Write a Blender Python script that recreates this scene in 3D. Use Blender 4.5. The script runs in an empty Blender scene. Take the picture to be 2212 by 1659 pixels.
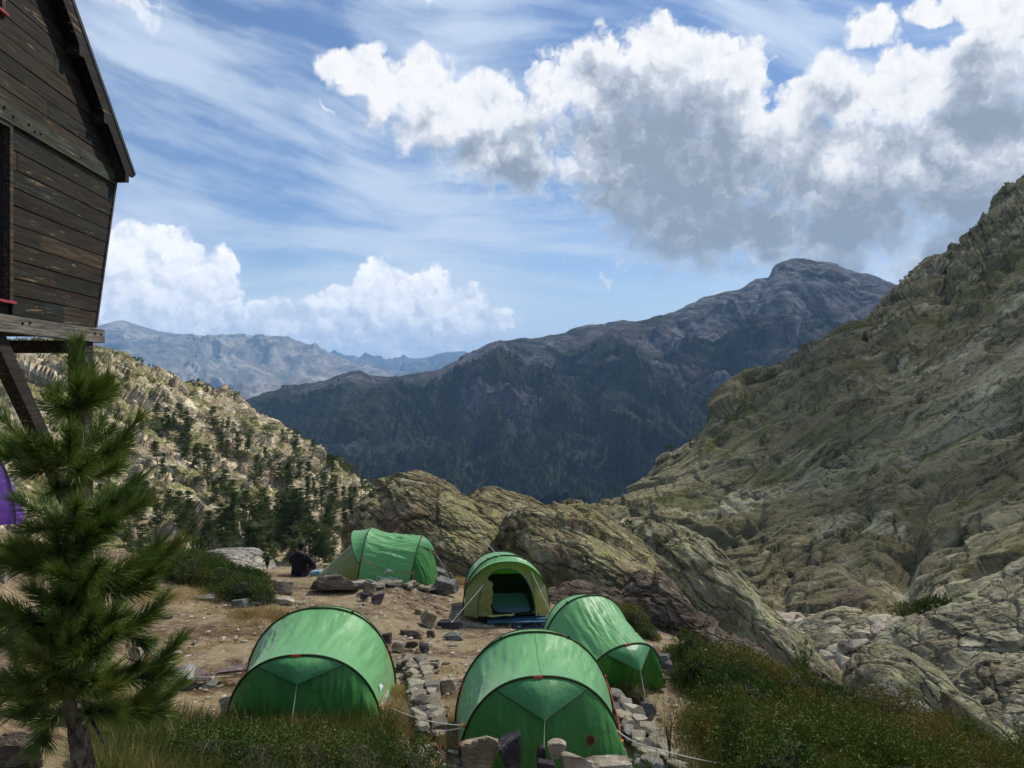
import bpy, bmesh, math, random
import numpy as np
from mathutils import Vector, Matrix
R = math.radians
scene = bpy.context.scene
COL = scene.collection
F = 1728.4                       # focal length in picture units (picture 2212 x 1659)

def P(x, y, Y):                  # the point at depth Y metres that the photo shows at (x, y)
    return np.array(((x - 1106.0) / F * Y, Y, (829.5 - y) / F * Y))

# ------------------------------------------------------------------ camera
cam_d = bpy.data.cameras.new('camera')
cam = bpy.data.objects.new('camera', cam_d); COL.objects.link(cam)
cam.location = (0, 0, 0); cam.rotation_euler = (R(90), 0, 0)
cam_d.sensor_width = 36; cam_d.lens = 36 * F / 2212
cam_d.clip_start = 0.05; cam_d.clip_end = 90000
scene.camera = cam
scene.view_settings.view_transform = 'Standard'
scene.view_settings.look = 'None'
scene.view_settings.exposure = 0.32
scene.view_settings.gamma = 1.0
scene.view_settings.use_curve_mapping = False
scene.cycles.max_bounces = 5
scene.cycles.diffuse_bounces = 3
scene.cycles.glossy_bounces = 2
scene.cycles.transmission_bounces = 3
scene.cycles.transparent_max_bounces = 8
scene.cycles.volume_bounces = 1
scene.cycles.sample_clamp_indirect = 4
scene.cycles.use_adaptive_sampling = True
scene.cycles.adaptive_threshold = 0.02
scene.cycles.adaptive_min_samples = 12

# ------------------------------------------------------------------ node helper
class NT:
    def __init__(s, tree, dim='3D'): s.t = tree; s.dim = dim
    def n(s, typ, out=0, props=None, **inp):
        nd = s.t.nodes.new(typ)
        for k, v in (props or {}).items(): setattr(nd, k, v)
        for k, v in inp.items():
            key = int(k[1:]) if k[0] == '_' and k[1:].isdigit() else k.replace('_', ' ')
            s.put(nd.inputs[key], v)
        return nd.outputs[out]
    def put(s, sock, v):
        if isinstance(v, bpy.types.NodeSocket): s.t.links.new(v, sock)
        elif v is not None:
            if sock.type == 'RGBA' and hasattr(v, '__len__') and len(v) == 3: v = (*v, 1)
            if sock.type == 'RGBA' and not hasattr(v, '__len__'): v = (v, v, v, 1)
            if sock.type == 'VECTOR' and not hasattr(v, '__len__'): v = (v, v, v)
            sock.default_value = v
    def m(s, op, a, b=None, c=None, clamp=False):
        return s.n('ShaderNodeMath', props={'operation': op, 'use_clamp': clamp}, _0=a, _1=b, _2=c)
    def add(s, a, b): return s.m('ADD', a, b)
    def sub(s, a, b): return s.m('SUBTRACT', a, b)
    def mul(s, a, b): return s.m('MULTIPLY', a, b)
    def mx(s, a, b): return s.m('MAXIMUM', a, b)
    def mn(s, a, b): return s.m('MINIMUM', a, b)
    def sat(s, a): return s.m('ADD', a, 0.0, clamp=True)
    def v(s, op, a, b=None, out=0, **k):
        nd = s.t.nodes.new('ShaderNodeVectorMath'); nd.operation = op
        s.put(nd.inputs[0], a)
        if b is not None: s.put(nd.inputs[1], b)
        for kk, vv in k.items(): s.put(nd.inputs[kk], vv)
        return nd.outputs['Value'] if op in ('LENGTH', 'DOT_PRODUCT', 'DISTANCE') else nd.outputs[0]
    def vs(s, a, k): return s.v('MULTIPLY', a, k if hasattr(k, '__len__') else (k, k, k))
    def xyz(s, x=0, y=0, z=0): return s.n('ShaderNodeCombineXYZ', X=x, Y=y, Z=z)
    def sep(s, a):
        nd = s.t.nodes.new('ShaderNodeSeparateXYZ'); s.put(nd.inputs[0], a); return nd.outputs
    def noise(s, vec, scale, detail=4, rough=.55, dist=0, typ='FBM', col=False, lac=2.0):
        nd = s.t.nodes.new('ShaderNodeTexNoise'); nd.noise_type = typ; nd.noise_dimensions = s.dim
        s.put(nd.inputs['Vector'], vec); s.put(nd.inputs['Scale'], scale)
        nd.inputs['Detail'].default_value = detail; nd.inputs['Roughness'].default_value = rough
        nd.inputs['Lacunarity'].default_value = lac; nd.inputs['Distortion'].default_value = dist
        return nd.outputs['Color'] if col else nd.outputs[0]
    def voro(s, vec, scale, feat='F1', rnd=1, detail=0, rough=.5, out='Distance', smooth=None):
        nd = s.t.nodes.new('ShaderNodeTexVoronoi'); nd.feature = feat; nd.voronoi_dimensions = s.dim
        s.put(nd.inputs['Vector'], vec); s.put(nd.inputs['Scale'], scale)
        nd.inputs['Randomness'].default_value = rnd
        if 'Detail' in nd.inputs: nd.inputs['Detail'].default_value = detail; nd.inputs['Roughness'].default_value = rough
        if smooth is not None: nd.inputs['Smoothness'].default_value = smooth
        return nd.outputs[out]
    def mr(s, v, a, b, c=0.0, d=1.0, smooth=True):
        return s.n('ShaderNodeMapRange', props={'interpolation_type': 'SMOOTHSTEP' if smooth else 'LINEAR'}, Value=v, From_Min=a, From_Max=b, To_Min=c, To_Max=d)
    def mix(s, f, a, b, mode='MIX'):
        nd = s.t.nodes.new('ShaderNodeMix'); nd.data_type = 'RGBA'; nd.blend_type = mode
        s.put(nd.inputs[0], f); s.put(nd.inputs[6], a); s.put(nd.inputs[7], b); return nd.outputs[2]
    def ramp(s, f, stops):
        nd = s.t.nodes.new('ShaderNodeValToRGB'); s.put(nd.inputs[0], f); e = nd.color_ramp.elements
        while len(e) < len(stops): e.new(0.5)
        for k, (p, c) in enumerate(stops):
            e[k].position = p; e[k].color = (*c, 1) if hasattr(c, '__len__') else (c, c, c, 1)
        return nd.outputs[0]
# ------------------------------------------------------------------ sky
SUN_AZ, SUN_EL = R(44), R(50)          # from the view direction (+Y) towards +X, above the horizon
SUNV = Vector((math.sin(SUN_AZ) * math.cos(SUN_EL), math.cos(SUN_AZ) * math.cos(SUN_EL), math.sin(SUN_EL)))
world = bpy.data.worlds.new('World'); scene.world = world; world.use_nodes = True
wt = world.node_tree; wt.nodes.clear(); w = NT(wt, '2D')
try:
    world.cycles.sampling_method = 'MANUAL'; world.cycles.sample_map_resolution = 512
except Exception: pass
dirv = w.n('ShaderNodeTexCoord', out='Generated')
sx, sy, sz = w.sep(dirv)
az = w.m('ARCTAN2', sx, sy); el = w.m('ARCSINE', sz)
# degrees; horizontal squeezed by nothing, so shapes keep their look
pv = w.xyz(w.mul(az, 57.2958), w.mul(el, 57.2958), 0)

def ang(x, y):
    a = math.atan((x - 1106) / F); e = math.atan((829.5 - y) / F * math.cos(a))
    return math.degrees(a), math.degrees(e)

def blobs(lst, vec):
    """soft ellipses given in picture units: (x, y, rx, ry, weight, tilt); returns their running maximum"""
    acc = None
    for b in lst:
        x, y, rx, ry = b[:4]; wgt = b[4] if len(b) > 4 else 1.0; tilt = R(b[5]) if len(b) > 5 else 0
        cx, cy = ang(x, y); ax, _ = ang(x + rx, y); _, ey = ang(x, y - ry)
        kx, ky = max(ax - cx, .1), max(ey - cy, .1)
        d = w.v('SUBTRACT', vec, (cx, cy, 0))
        if tilt:
            mp = w.t.nodes.new('ShaderNodeVectorRotate'); mp.rotation_type = 'Z_AXIS'
            w.put(mp.inputs['Vector'], d); mp.inputs['Angle'].default_value = tilt; d = mp.outputs[0]
        ln = w.v('LENGTH', w.v('MULTIPLY', d, (1 / kx, 1 / ky, 1)))
        f = w.m('MULTIPLY_ADD', ln, -wgt, wgt)          # wgt*(1-r): positive inside
        acc = f if acc is None else w.m('SMOOTH_MAX', acc, f, 0.25)
    return acc

# coordinates bent by two sizes of noise so that outlines break up
w1 = w.v('SUBTRACT', w.noise(pv, .35, 2, .5, col=True), (.5, .5, .5))
w2 = w.v('SUBTRACT', w.noise(pv, 1.3, 3, .55, col=True), (.5, .5, .5))
wp = w.v('ADD', pv, w.v('ADD', w.vs(w1, (3.2, 2.6, 0)), w.vs(w2, (.85, .8, 0))))

big = [(775,150,74,66,1.0),(860,200,115,66,1.1,-28),(970,255,165,84,1.15,-22),(1080,310,150,90,1.1,-25),(1130,350,130,80,1),
       (1290,190,150,110,1),(1400,170,160,120,1),(1545,200,130,125,1),(1360,330,240,150,1.2),(1500,380,260,180,1.3),
       (1600,280,110,90,1),(1480,510,180,105,1),(1640,500,220,100,1),(1350,430,120,60,.8),
       (1700,320,160,130,1),(1795,190,85,85,1),(1950,190,120,80,1,20),(2060,190,130,90,1),(2150,150,110,150,1),
       (2180,40,130,100,1,-40),(2060,10,110,36,.8,-10),(1850,380,260,170,1.3),(2080,360,240,200,1.3),(1800,520,260,90,1),(2080,560,240,110,1),(2300,300,200,400,1.2),
       (1995,30,60,28,.5),(1890,60,60,40,.45)]
lowl = [(325,590,160,112,1.2),(415,610,90,95,1.1),(270,560,90,75,1),(300,690,190,55,.9),(470,690,130,50,.75),(560,700,100,38,.65)]
lowc = [(828,612,72,56,1.1),(880,655,110,70,1.2),(965,680,110,70,1.2),(1030,700,80,52,1),(745,655,55,40,.8),(760,700,160,55,.9),(900,720,190,55,1),(640,715,100,45,.6),(660,660,110,20,.35)]
wisp = [(300,25,46,50,.6,-20),(222,0,50,34,.6),(345,5,60,20,.5),(707,232,24,12,.6,40),(918,4,46,16,.6),(1303,612,16,24,.45),(1217,567,14,12,.3),(1085,395,14,34,.4,30)]
fb = w.noise(w.v('ADD', pv, w.vs(w2, (.7, .7, 0))), .42, 7, .55)
puff = w.sub(1.0, w.voro(w.v('ADD', pv, w.vs(w2, (1.4, 1.4, 0))), .62, 'SMOOTH_F1', detail=3, rough=.6, smooth=.5))
puffn = w.m('MULTIPLY_ADD', puff, .9, -.45)
fbn = w.m('MULTIPLY_ADD', fb, 1.5, -.75)
det = w.add(w.mul(puffn, .55), fbn)
fine = w.m('MULTIPLY_ADD', w.noise(pv, 3.0, 6, .62), 1.0, -.5)
# the same relief a little towards the sun: its difference lights one side of each puff
SD = (0.55, 0.85, 0)
pvs = w.v('ADD', pv, w.vs(SD, 0.55) if False else (SD[0] * .55, SD[1] * .55, 0))
fb2 = w.m('MULTIPLY_ADD', w.noise(w.v('ADD', pvs, w.vs(w2, (.7, .7, 0))), .42, 6, .55), 1.5, -.75)
puff2 = w.m('MULTIPLY_ADD', w.sub(1.0, w.voro(w.v('ADD', pvs, w.vs(w2, (1.4, 1.4, 0))), .62, 'SMOOTH_F1', detail=3, rough=.6, smooth=.5)), .9, -.45)
relief = w.sub(w.add(w.mul(puffn, .6), fbn), w.add(w.mul(puff2, .6), fb2))      # + where the side faces the sun

wg = w.v('ADD', pv, w.v('ADD', w.vs(w1, (3.2, 2.6, 0)), w.vs(w2, (.5, .45, 0))))
bb = blobs(big, wp); bl = blobs(lowl, wp); bc = blobs(lowc, wp); bw = blobs(wisp, wp)
elv = w.sep(pv)[1]
dB = w.add(w.add(bb, w.mul(det, .50)), w.mul(fine, .07))
dL = w.add(w.add(w.mx(bl, bc), w.mul(det, .34)), w.mul(fine, .10))
dW = w.add(w.add(bw, w.mul(det, .5)), w.mul(fine, .5))
occ = w.mr(blobs([b for b in big if b[3] > 50], w.v('ADD', wg, (1.1, 3.0, 0))), -.25, .70)
aB = w.mr(w.add(dB, w.mul(w.mul(occ, w.mr(dB, -.4, .3, 1, 0)), -.06)), -.20, w.m('MULTIPLY_ADD', occ, .42, .12)); aL = w.mr(dL, -.12, .07); aW = w.mul(w.mr(dW, .02, .45), .75)

# clear sky and cirrus
sky = w.t.nodes.new('ShaderNodeTexSky'); sky.sky_type = 'NISHITA'; sky.sun_disc = False
sky.sun_elevation = SUN_EL; sky.sun_rotation = SUN_AZ; sky.altitude = 1500; sky.air_density = 1.0; sky.dust_density = .6; sky.ozone_density = 2.0
skyc = sky.outputs[0]
SKYGAIN = 1.0
skyc = w.mix(1.0, skyc, (.90, 1.0, 1.10), 'MULTIPLY')
cw = w.v('ADD', pv, w.vs(w.v('SUBTRACT', w.noise(pv, .028, 1, .4, col=True), (.5, .5, .5)), (16, 16, 0)))
rot = w.t.nodes.new('ShaderNodeVectorRotate'); rot.rotation_type = 'Z_AXIS'; w.put(rot.inputs['Vector'], cw); rot.inputs['Angle'].default_value = R(10)
cwr = w.v('ADD', rot.outputs[0], w.vs(w2, (.9, .25, 0)))
c1 = w.noise(w.vs(cwr, (.045, .21, 1)), 1.0, 6, .52)
c2 = w.noise(w.vs(cwr, (.10, .62, 1)), 1.0, 7, .58)
c3 = w.noise(pv, .06, 3, .5)
cir = w.add(w.add(w.mul(c1, .52), w.mul(c2, .34)), w.mul(c3, .22))
hz = w.mr(elv, 0, 16, .12, 0.0)                       # more veil towards the horizon
cirm = w.mul(w.mr(w.add(cir, hz), .44, .70), .74)
CW = 10.0
col = w.mix(cirm, skyc, (.72 * CW, .82 * CW, .96 * CW))
col = w.mix(w.mul(w.mr(elv, 1, 12, 1, 0), .62), col, (.70 * CW, .82 * CW, .90 * CW))

# cloud body colour: bright rims, blue grey undersides
greyB = blobs([(1440,300,190,150,1.2),(1300,155,150,40,.8,15),(1500,430,230,150,1.3),(1480,550,170,70,1.2),(1330,430,120,50,.9),(1700,500,200,80,1),
               (1830,560,150,60,.9),(1790,235,55,70,.8),(2110,240,130,90,1.1),(1880,450,160,70,.6),(2090,470,220,110,.9),(1050,315,110,36,.8,-20),(1130,370,90,50,.8),(2080,590,160,60,.8),(1260,150,90,40,.7)], wg)
gsoft = w.add(w.add(w.mul(w.mr(greyB, -.6, .8), .54), w.mul(occ, .38)), w.add(w.mul(fbn, .80), w.mul(puffn, -.22)))
rim = w.mr(dB, .0, .60, w.m('MULTIPLY_ADD', occ, .75, .05), 1.0)
gB = w.sat(w.add(w.mul(gsoft, rim), w.add(w.mul(relief, -.38), w.mul(fine, -.02))))
colB = w.ramp(gB, [(0, (1.0, 1.0, 1.0)), (.24, (.88, .90, .935)), (.45, (.64, .69, .75)), (.75, (.42, .48, .56)), (1, (.31, .365, .44))])
greyL = w.add(w.mr(elv, 1.0, 9.5, .62, .06), w.add(w.mul(puffn, -.40), w.mul(fbn, -.38)))
gL = w.sat(w.add(w.add(greyL, w.mul(relief, -.45)), w.mul(fine, -.03)))
colL = w.ramp(gL, [(0, (1.0, 1.0, 1.0)), (.35, (.86, .89, .93)), (.7, (.64, .70, .79)), (1, (.50, .58, .70))])
sc10 = lambda c, k=CW: w.mix(1.0, c, (k, k, k * 1.0), 'MULTIPLY')
nofloor = w.mr(elv, -2, 1.0)
col = w.mix(aW, col, sc10((.92, .94, .97)))
col = w.mix(w.mul(aL, w.mul(nofloor, w.mr(elv, .4, 2.6, .45, 1))), col, sc10(colL, 11.8))
col = w.mix(w.mul(aB, nofloor), col, sc10(colB, 9.9))
bg = w.t.nodes.new('ShaderNodeBackground'); w.put(bg.inputs['Color'], col); bg.inputs['Strength'].default_value = 0.085
wo = w.t.nodes.new('ShaderNodeOutputWorld'); w.t.links.new(bg.outputs[0], wo.inputs['Surface'])

sun_d = bpy.data.lights.new('sun', 'SUN'); sun_d.energy = 5.0; sun_d.angle = R(.6); sun_d.color = (1, .93, .82)
sun = bpy.data.objects.new('sun', sun_d); COL.objects.link(sun)
sun.rotation_euler = (-SUNV).to_track_quat('-Z', 'Y').to_euler()
# ------------------------------------------------------------------ numpy noise
def _h(ix, iy, iz, seed):
    n = (ix.astype(np.uint32) * np.uint32(374761393) + iy.astype(np.uint32) * np.uint32(668265263)
         + iz.astype(np.uint32) * np.uint32(2147483647) + np.uint32(seed * 1274126177 & 0xffffffff))
    n = (n ^ (n >> np.uint32(13))) * np.uint32(1274126177)
    n = (n ^ (n >> np.uint32(16))) * np.uint32(2246822519)
    return n ^ (n >> np.uint32(13))

_rg = np.random.RandomState(5)
_G = _rg.normal(size=(256, 3)); _G /= np.linalg.norm(_G, axis=1)[:, None]

def perlin(p, seed=0):
    p = np.asarray(p, float); i = np.floor(p).astype(np.int64); f = p - i
    u = f * f * f * (f * (f * 6 - 15) + 10)
    out = 0
    for dx in (0, 1):
        for dy in (0, 1):
            for dz in (0, 1):
                g = _G[_h(i[:, 0] + dx, i[:, 1] + dy, i[:, 2] + dz, seed) & np.uint32(255)]
                d = g[:, 0] * (f[:, 0] - dx) + g[:, 1] * (f[:, 1] - dy) + g[:, 2] * (f[:, 2] - dz)
                wx = u[:, 0] if dx else 1 - u[:, 0]; wy = u[:, 1] if dy else 1 - u[:, 1]; wz = u[:, 2] if dz else 1 - u[:, 2]
                out = out + d * wx * wy * wz
    return out * 1.6

def fbm(p, o=4, gain=.5, lac=2.03, seed=0, mode=0):
    p = np.asarray(p, float); a = 1.0; s = 0; t = 0
    for k in range(o):
        n = perlin(p, seed + k * 7)
        if mode == 1: n = 1 - 2 * np.abs(n)          # ridges
        if mode == 2: n = 2 * np.abs(n) - .5         # billows
        s = s + a * n; t += a; a *= gain; p = p * lac + 3.7
    return s / t

def worley(p, seed=0):
    """distance to nearest and second nearest feature point, and a random number of the nearest cell"""
    p = np.asarray(p, float); i = np.floor(p).astype(np.int64); f = p - i
    d1 = np.full(len(p), 9.); d2 = d1.copy(); cid = np.zeros(len(p))
    for dx in (-1, 0, 1):
        for dy in (-1, 0, 1):
            for dz in (-1, 0, 1):
                h = _h(i[:, 0] + dx, i[:, 1] + dy, i[:, 2] + dz, seed)
                rx = (h & np.uint32(1023)) / 1023.; ry = ((h >> np.uint32(10)) & np.uint32(1023)) / 1023.; rz = ((h >> np.uint32(20)) & np.uint32(1023)) / 1023.
                d = np.sqrt((dx + rx - f[:, 0]) ** 2 + (dy + ry - f[:, 1]) ** 2 + (dz + rz - f[:, 2]) ** 2)
                c = d < d1
                d2 = np.where(c, d1, np.minimum(d2, d)); cid = np.where(c, rx * .7 + rz * .3, cid); d1 = np.where(c, d, d1)
    return d1, d2, cid

def facets(p, seed=0, warp=.35):
    """broken rock: every cell is a plane of its own tilt and height"""
    p = np.asarray(p, float); p = p + np.stack([fbm(p * .9 + k * 17, 2, .5, seed=seed + 50 + k) for k in range(3)], -1) * warp
    i = np.floor(p).astype(np.int64); f = p - i; d1 = np.full(len(p), 9.); h1 = np.zeros(len(p))
    for dx in (-1, 0, 1):
        for dy in (-1, 0, 1):
            for dz in (-1, 0, 1):
                h = _h(i[:, 0] + dx, i[:, 1] + dy, i[:, 2] + dz, seed)
                r = np.stack([(h & np.uint32(1023)) / 1023., ((h >> np.uint32(10)) & np.uint32(1023)) / 1023., ((h >> np.uint32(20)) & np.uint32(1023)) / 1023.], -1)
                v = f - r - np.array([dx, dy, dz]); d = (v * v).sum(1); c = d < d1
                g = _G[(h >> np.uint32(3)) & np.uint32(255)]
                d1 = np.where(c, d, d1); h1 = np.where(c, (v * g).sum(1) * 1.1 + (r[:, 0] - .5) * .55, h1)
    return h1

def saw(x, sharp=.14):
    f = x - np.floor(x); return f * (1 - smst(f, 1 - sharp, 1)) - .4

def smst(x, a, b):
    t = np.clip((x - a) / (b - a), 0, 1); return t * t * (3 - 2 * t)

# ------------------------------------------------------------------ mesh helpers
def mesh(name, verts, faces, mat=None, smooth=True, parent=None, col=None, loc=None):
    """faces: an (n,k) array or a list of such arrays"""
    me = bpy.data.meshes.new(name)
    verts = np.asarray(verts, np.float32)
    if not isinstance(faces, list): faces = [faces]
    faces = [np.asarray(f, np.int32) for f in faces if len(f)]
    me.vertices.add(len(verts)); me.vertices.foreach_set('co', verts.ravel())
    nl = sum(f.size for f in faces); nf = sum(len(f) for f in faces)
    me.loops.add(nl); me.loops.foreach_set('vertex_index', np.concatenate([f.ravel() for f in faces]))
    tot = np.concatenate([np.full(len(f), f.shape[1], np.int32) for f in faces])
    st = np.concatenate([[0], np.cumsum(tot)[:-1]]).astype(np.int32)
    me.polygons.add(nf); me.polygons.foreach_set('loop_start', st)
    try: me.polygons.foreach_set('loop_total', tot)
    except Exception: pass
    me.polygons.foreach_set('use_smooth', np.full(nf, smooth))
    if col is not None:                                 # a per-vertex tint that belongs to the thing itself
        ca = me.color_attributes.new('tint', 'FLOAT_COLOR', 'POINT')
        c4 = np.ones((len(verts), 4), np.float32); c4[:, :3] = col; ca.data.foreach_set('color', c4.ravel())
    me.update(calc_edges=True); me.validate()
    o = bpy.data.objects.new(name, me); COL.objects.link(o)
    if mat: me.materials.append(mat)
    if parent is not None: o.parent = parent
    if loc is not None: o.location = loc
    return o

def tag(o, label=None, cat=None, group=None, kind=None):
    if label: o['label'] = label
    if cat: o['category'] = cat
    if group: o['group'] = group
    if kind: o['kind'] = kind
    return o

def thing(name, label, cat, loc=(0, 0, 0), rz=0, group=None):
    o = bpy.data.objects.new(name, None); COL.objects.link(o)
    o.location = tuple(float(q) for q in loc); o.rotation_euler = (0, 0, rz); o.empty_display_size = .2
    return tag(o, label, cat, group)

def grid_faces(ny, nx, wrap=False):
    j, i = np.meshgrid(np.arange(ny - 1), np.arange(nx if wrap else nx - 1), indexing='ij')
    a = j * nx + i; b = j * nx + (i + 1) % nx
    return np.stack([a, b, b + nx, a + nx], -1).reshape(-1, 4)

def cat_rom(C, n):
    """Catmull-Rom through the rows of C (k, d), sampled n times by arc length of the first two columns"""
    C = np.asarray(C, float); k = len(C)
    e = np.vstack([2 * C[0] - C[1], C, 2 * C[-1] - C[-2]])
    seg = np.linalg.norm(np.diff(C[:, :2], axis=0), axis=1); cum = np.concatenate([[0], np.cumsum(seg)])
    s = np.linspace(0, cum[-1], n); q = np.clip(np.searchsorted(cum, s, side='right') - 1, 0, k - 2)
    t = ((s - cum[q]) / np.maximum(seg[q], 1e-9))[:, None]
    p0, p1, p2, p3 = e[q], e[q + 1], e[q + 2], e[q + 3]
    return .5 * ((2 * p1) + (-p0 + p2) * t + (2 * p0 - 5 * p1 + 4 * p2 - p3) * t ** 2 + (-p0 + 3 * p1 - 3 * p2 + p3) * t ** 3)

def loft(rows, nx, ny, soft=0.0, rowpow=None):
    """rows of (x, y, Y) in picture units and metres -> grid of world points (ny, nx, 3)"""
    A = np.stack([cat_rom([(x, y, math.log(Y)) for x, y, Y in r], nx) for r in rows])       # (k, nx, 3)
    k = len(rows); t = np.linspace(0, k - 1, ny)
    if rowpow is not None: t = np.interp(np.linspace(0, 1, ny), np.linspace(0, 1, len(rowpow)), rowpow)
    q = np.clip(t.astype(int), 0, k - 2); f = (t - q)[:, None, None]
    E = np.concatenate([2 * A[:1] - A[1:2], A, 2 * A[-1:] - A[-2:-1]])
    p0, p1, p2, p3 = E[q], E[q + 1], E[q + 2], E[q + 3]
    lin = p1 * (1 - f) + p2 * f
    cr = .5 * ((2 * p1) + (-p0 + p2) * f + (2 * p0 - 5 * p1 + 4 * p2 - p3) * f ** 2 + (-p0 + 3 * p1 - 3 * p2 + p3) * f ** 3)
    G = lin * (1 - soft) + cr * soft
    Y = np.exp(G[..., 2])
    return np.stack([(G[..., 0] - 1106) / F * Y, Y, (829.5 - G[..., 1]) / F * Y], -1)

def normals(g, flip=None):
    du = np.gradient(g, axis=1); dv = np.gradient(g, axis=0)
    n = np.cross(du, dv); n /= np.maximum(np.linalg.norm(n, axis=2), 1e-9)[..., None]
    if n.reshape(-1, 3)[:, 2].mean() < 0 if flip is None else flip: n = -n
    return n

def tube(pts, r, n=6, cap=True):
    """verts, quads of a tube through pts; r a number or one per point"""
    pts = np.asarray(pts, float); k = len(pts); r = np.broadcast_to(np.asarray(r, float), (k,))
    t = np.gradient(pts, axis=0); t /= np.maximum(np.linalg.norm(t, axis=1), 1e-9)[:, None]
    up = np.array([0, 0, 1.]) if abs(t[0][2]) < .9 else np.array([1., 0, 0])
    a = np.cross(t, up); a /= np.maximum(np.linalg.norm(a, axis=1), 1e-9)[:, None]; b = np.cross(t, a)
    th = np.arange(n) * 2 * np.pi / n
    v = pts[:, None, :] + r[:, None, None] * (np.cos(th)[None, :, None] * a[:, None, :] + np.sin(th)[None, :, None] * b[:, None, :])
    v = v.reshape(-1, 3); f = grid_faces(k, n, True)
    if cap:
        v = np.vstack([v, pts[0], pts[-1]])
        i = np.arange(n); c0 = np.stack([i, (i + 1) % n, np.full(n, k * n), np.full(n, k * n)], -1)[:, :3]
        c1 = np.stack([(i + 1) % n, i, np.full(n, 1), ], -1); c1 = c1 + (k - 1) * n; c1[:, 2] = k * n + 1
        return v, [f, c0, c1]
    return v, [f]

class MB:
    """collects pieces into one mesh"""
    def __init__(s): s.v = []; s.f = {}; s.n = 0; s.c = []
    def add(s, v, f, col=None):
        v = np.asarray(v, float)
        for q in (f if isinstance(f, list) else [f]):
            q = np.asarray(q)
            if len(q): s.f.setdefault(q.shape[1], []).append(q + s.n)
        s.v.append(v); s.n += len(v)
        s.c.append(np.broadcast_to(np.asarray(col if col is not None else (1, 1, 1), float), (len(v), 3)))
        return s
    def tube(s, pts, r, n=6, col=None): v, f = tube(pts, r, n); return s.add(v, f, col)
    def box(s, c, size, R3=None, col=None):
        v = np.array([[x, y, z] for x in (-.5, .5) for y in (-.5, .5) for z in (-.5, .5)]) * np.asarray(size)
        if R3 is not None: v = v @ np.asarray(R3).T
        return s.add(v + np.asarray(c), np.array([[0, 1, 3, 2], [4, 6, 7, 5], [0, 4, 5, 1], [2, 3, 7, 6], [0, 2, 6, 4], [1, 5, 7, 3]]), col)
    def build(s, name, mat, parent=None, smooth=False, col=False, loc=None):
        return mesh(name, np.vstack(s.v), [np.vstack(a) for a in s.f.values()], mat, smooth, parent, np.vstack(s.c) if col else None, loc)

_ico = {}
def ico(sub):
    if sub not in _ico:
        bm = bmesh.new(); bmesh.ops.create_icosphere(bm, subdivisions=sub, radius=1)
        _ico[sub] = (np.array([v.co[:] for v in bm.verts]), np.array([[v.index for v in f.verts] for f in bm.faces])); bm.free()
    return _ico[sub]

def stone_shape(seed, sub=4, facets=9, rough=.06, flat=1.0):
    """a broken stone: a ball cut by planes, then roughened; unit size"""
    v, f = ico(sub); rs = np.random.RandomState(seed); v = v.copy()
    r = np.full(len(v), 1.3)
    for k in range(facets):
        n = rs.normal(size=3)
        if k < 6: n = np.eye(3)[k // 2] * (1 if k % 2 else -1) * 3 + n * .75
        n /= np.linalg.norm(n); d = rs.uniform(.50, .80) if k >= 6 else rs.uniform(.48, .66)
        c = v @ n; r = np.where(c > .05, np.minimum(r, d / np.maximum(c, .05)), r)
    r = np.minimum(r, 1.08)
    v = v * r[:, None]
    v = v + v * (fbm(v * 1.7 + seed, 4, .55, seed=seed) * rough * 2)[:, None]
    return v / np.abs(v).max(axis=0), f

# ------------------------------------------------------------------ materials
def mat(name, rough=.9, spec=.25):
    m = bpy.data.materials.new(name); m.use_nodes = True; t = m.node_tree; t.nodes.clear()
    n = NT(t); b = t.nodes.new('ShaderNodeBsdfPrincipled'); o = t.nodes.new('ShaderNodeOutputMaterial')
    t.links.new(b.outputs[0], o.inputs[0]); b.inputs['Roughness'].default_value = rough
    b.inputs['Specular IOR Level'].default_value = spec
    n.b = b; n.o = o; n.mat = m
    return n
def bump(n, h, strength, dist):
    nd = n.t.nodes.new('ShaderNodeBump'); n.put(nd.inputs['Height'], h); nd.inputs['Strength'].default_value = strength; nd.inputs['Distance'].default_value = dist
    n.put(n.b.inputs['Normal'], nd.outputs[0])
def pos(n): return n.n('ShaderNodeNewGeometry', out='Position')
def objco(n): return n.n('ShaderNodeTexCoord', out='Object')
def nz(n): return n.sep(n.n('ShaderNodeNewGeometry', out='Normal'))[2]
def plain(name, c, rough=.7, spec=.3, var=.25, scale=20):
    n = mat(name, rough, spec); f = n.noise(objco(n), scale, 4)
    n.put(n.b.inputs['Base Color'], n.mix(f, tuple(q * (1 - var) for q in c), tuple(min(1, q * (1 + var)) for q in c)))
    return n.mat

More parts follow.
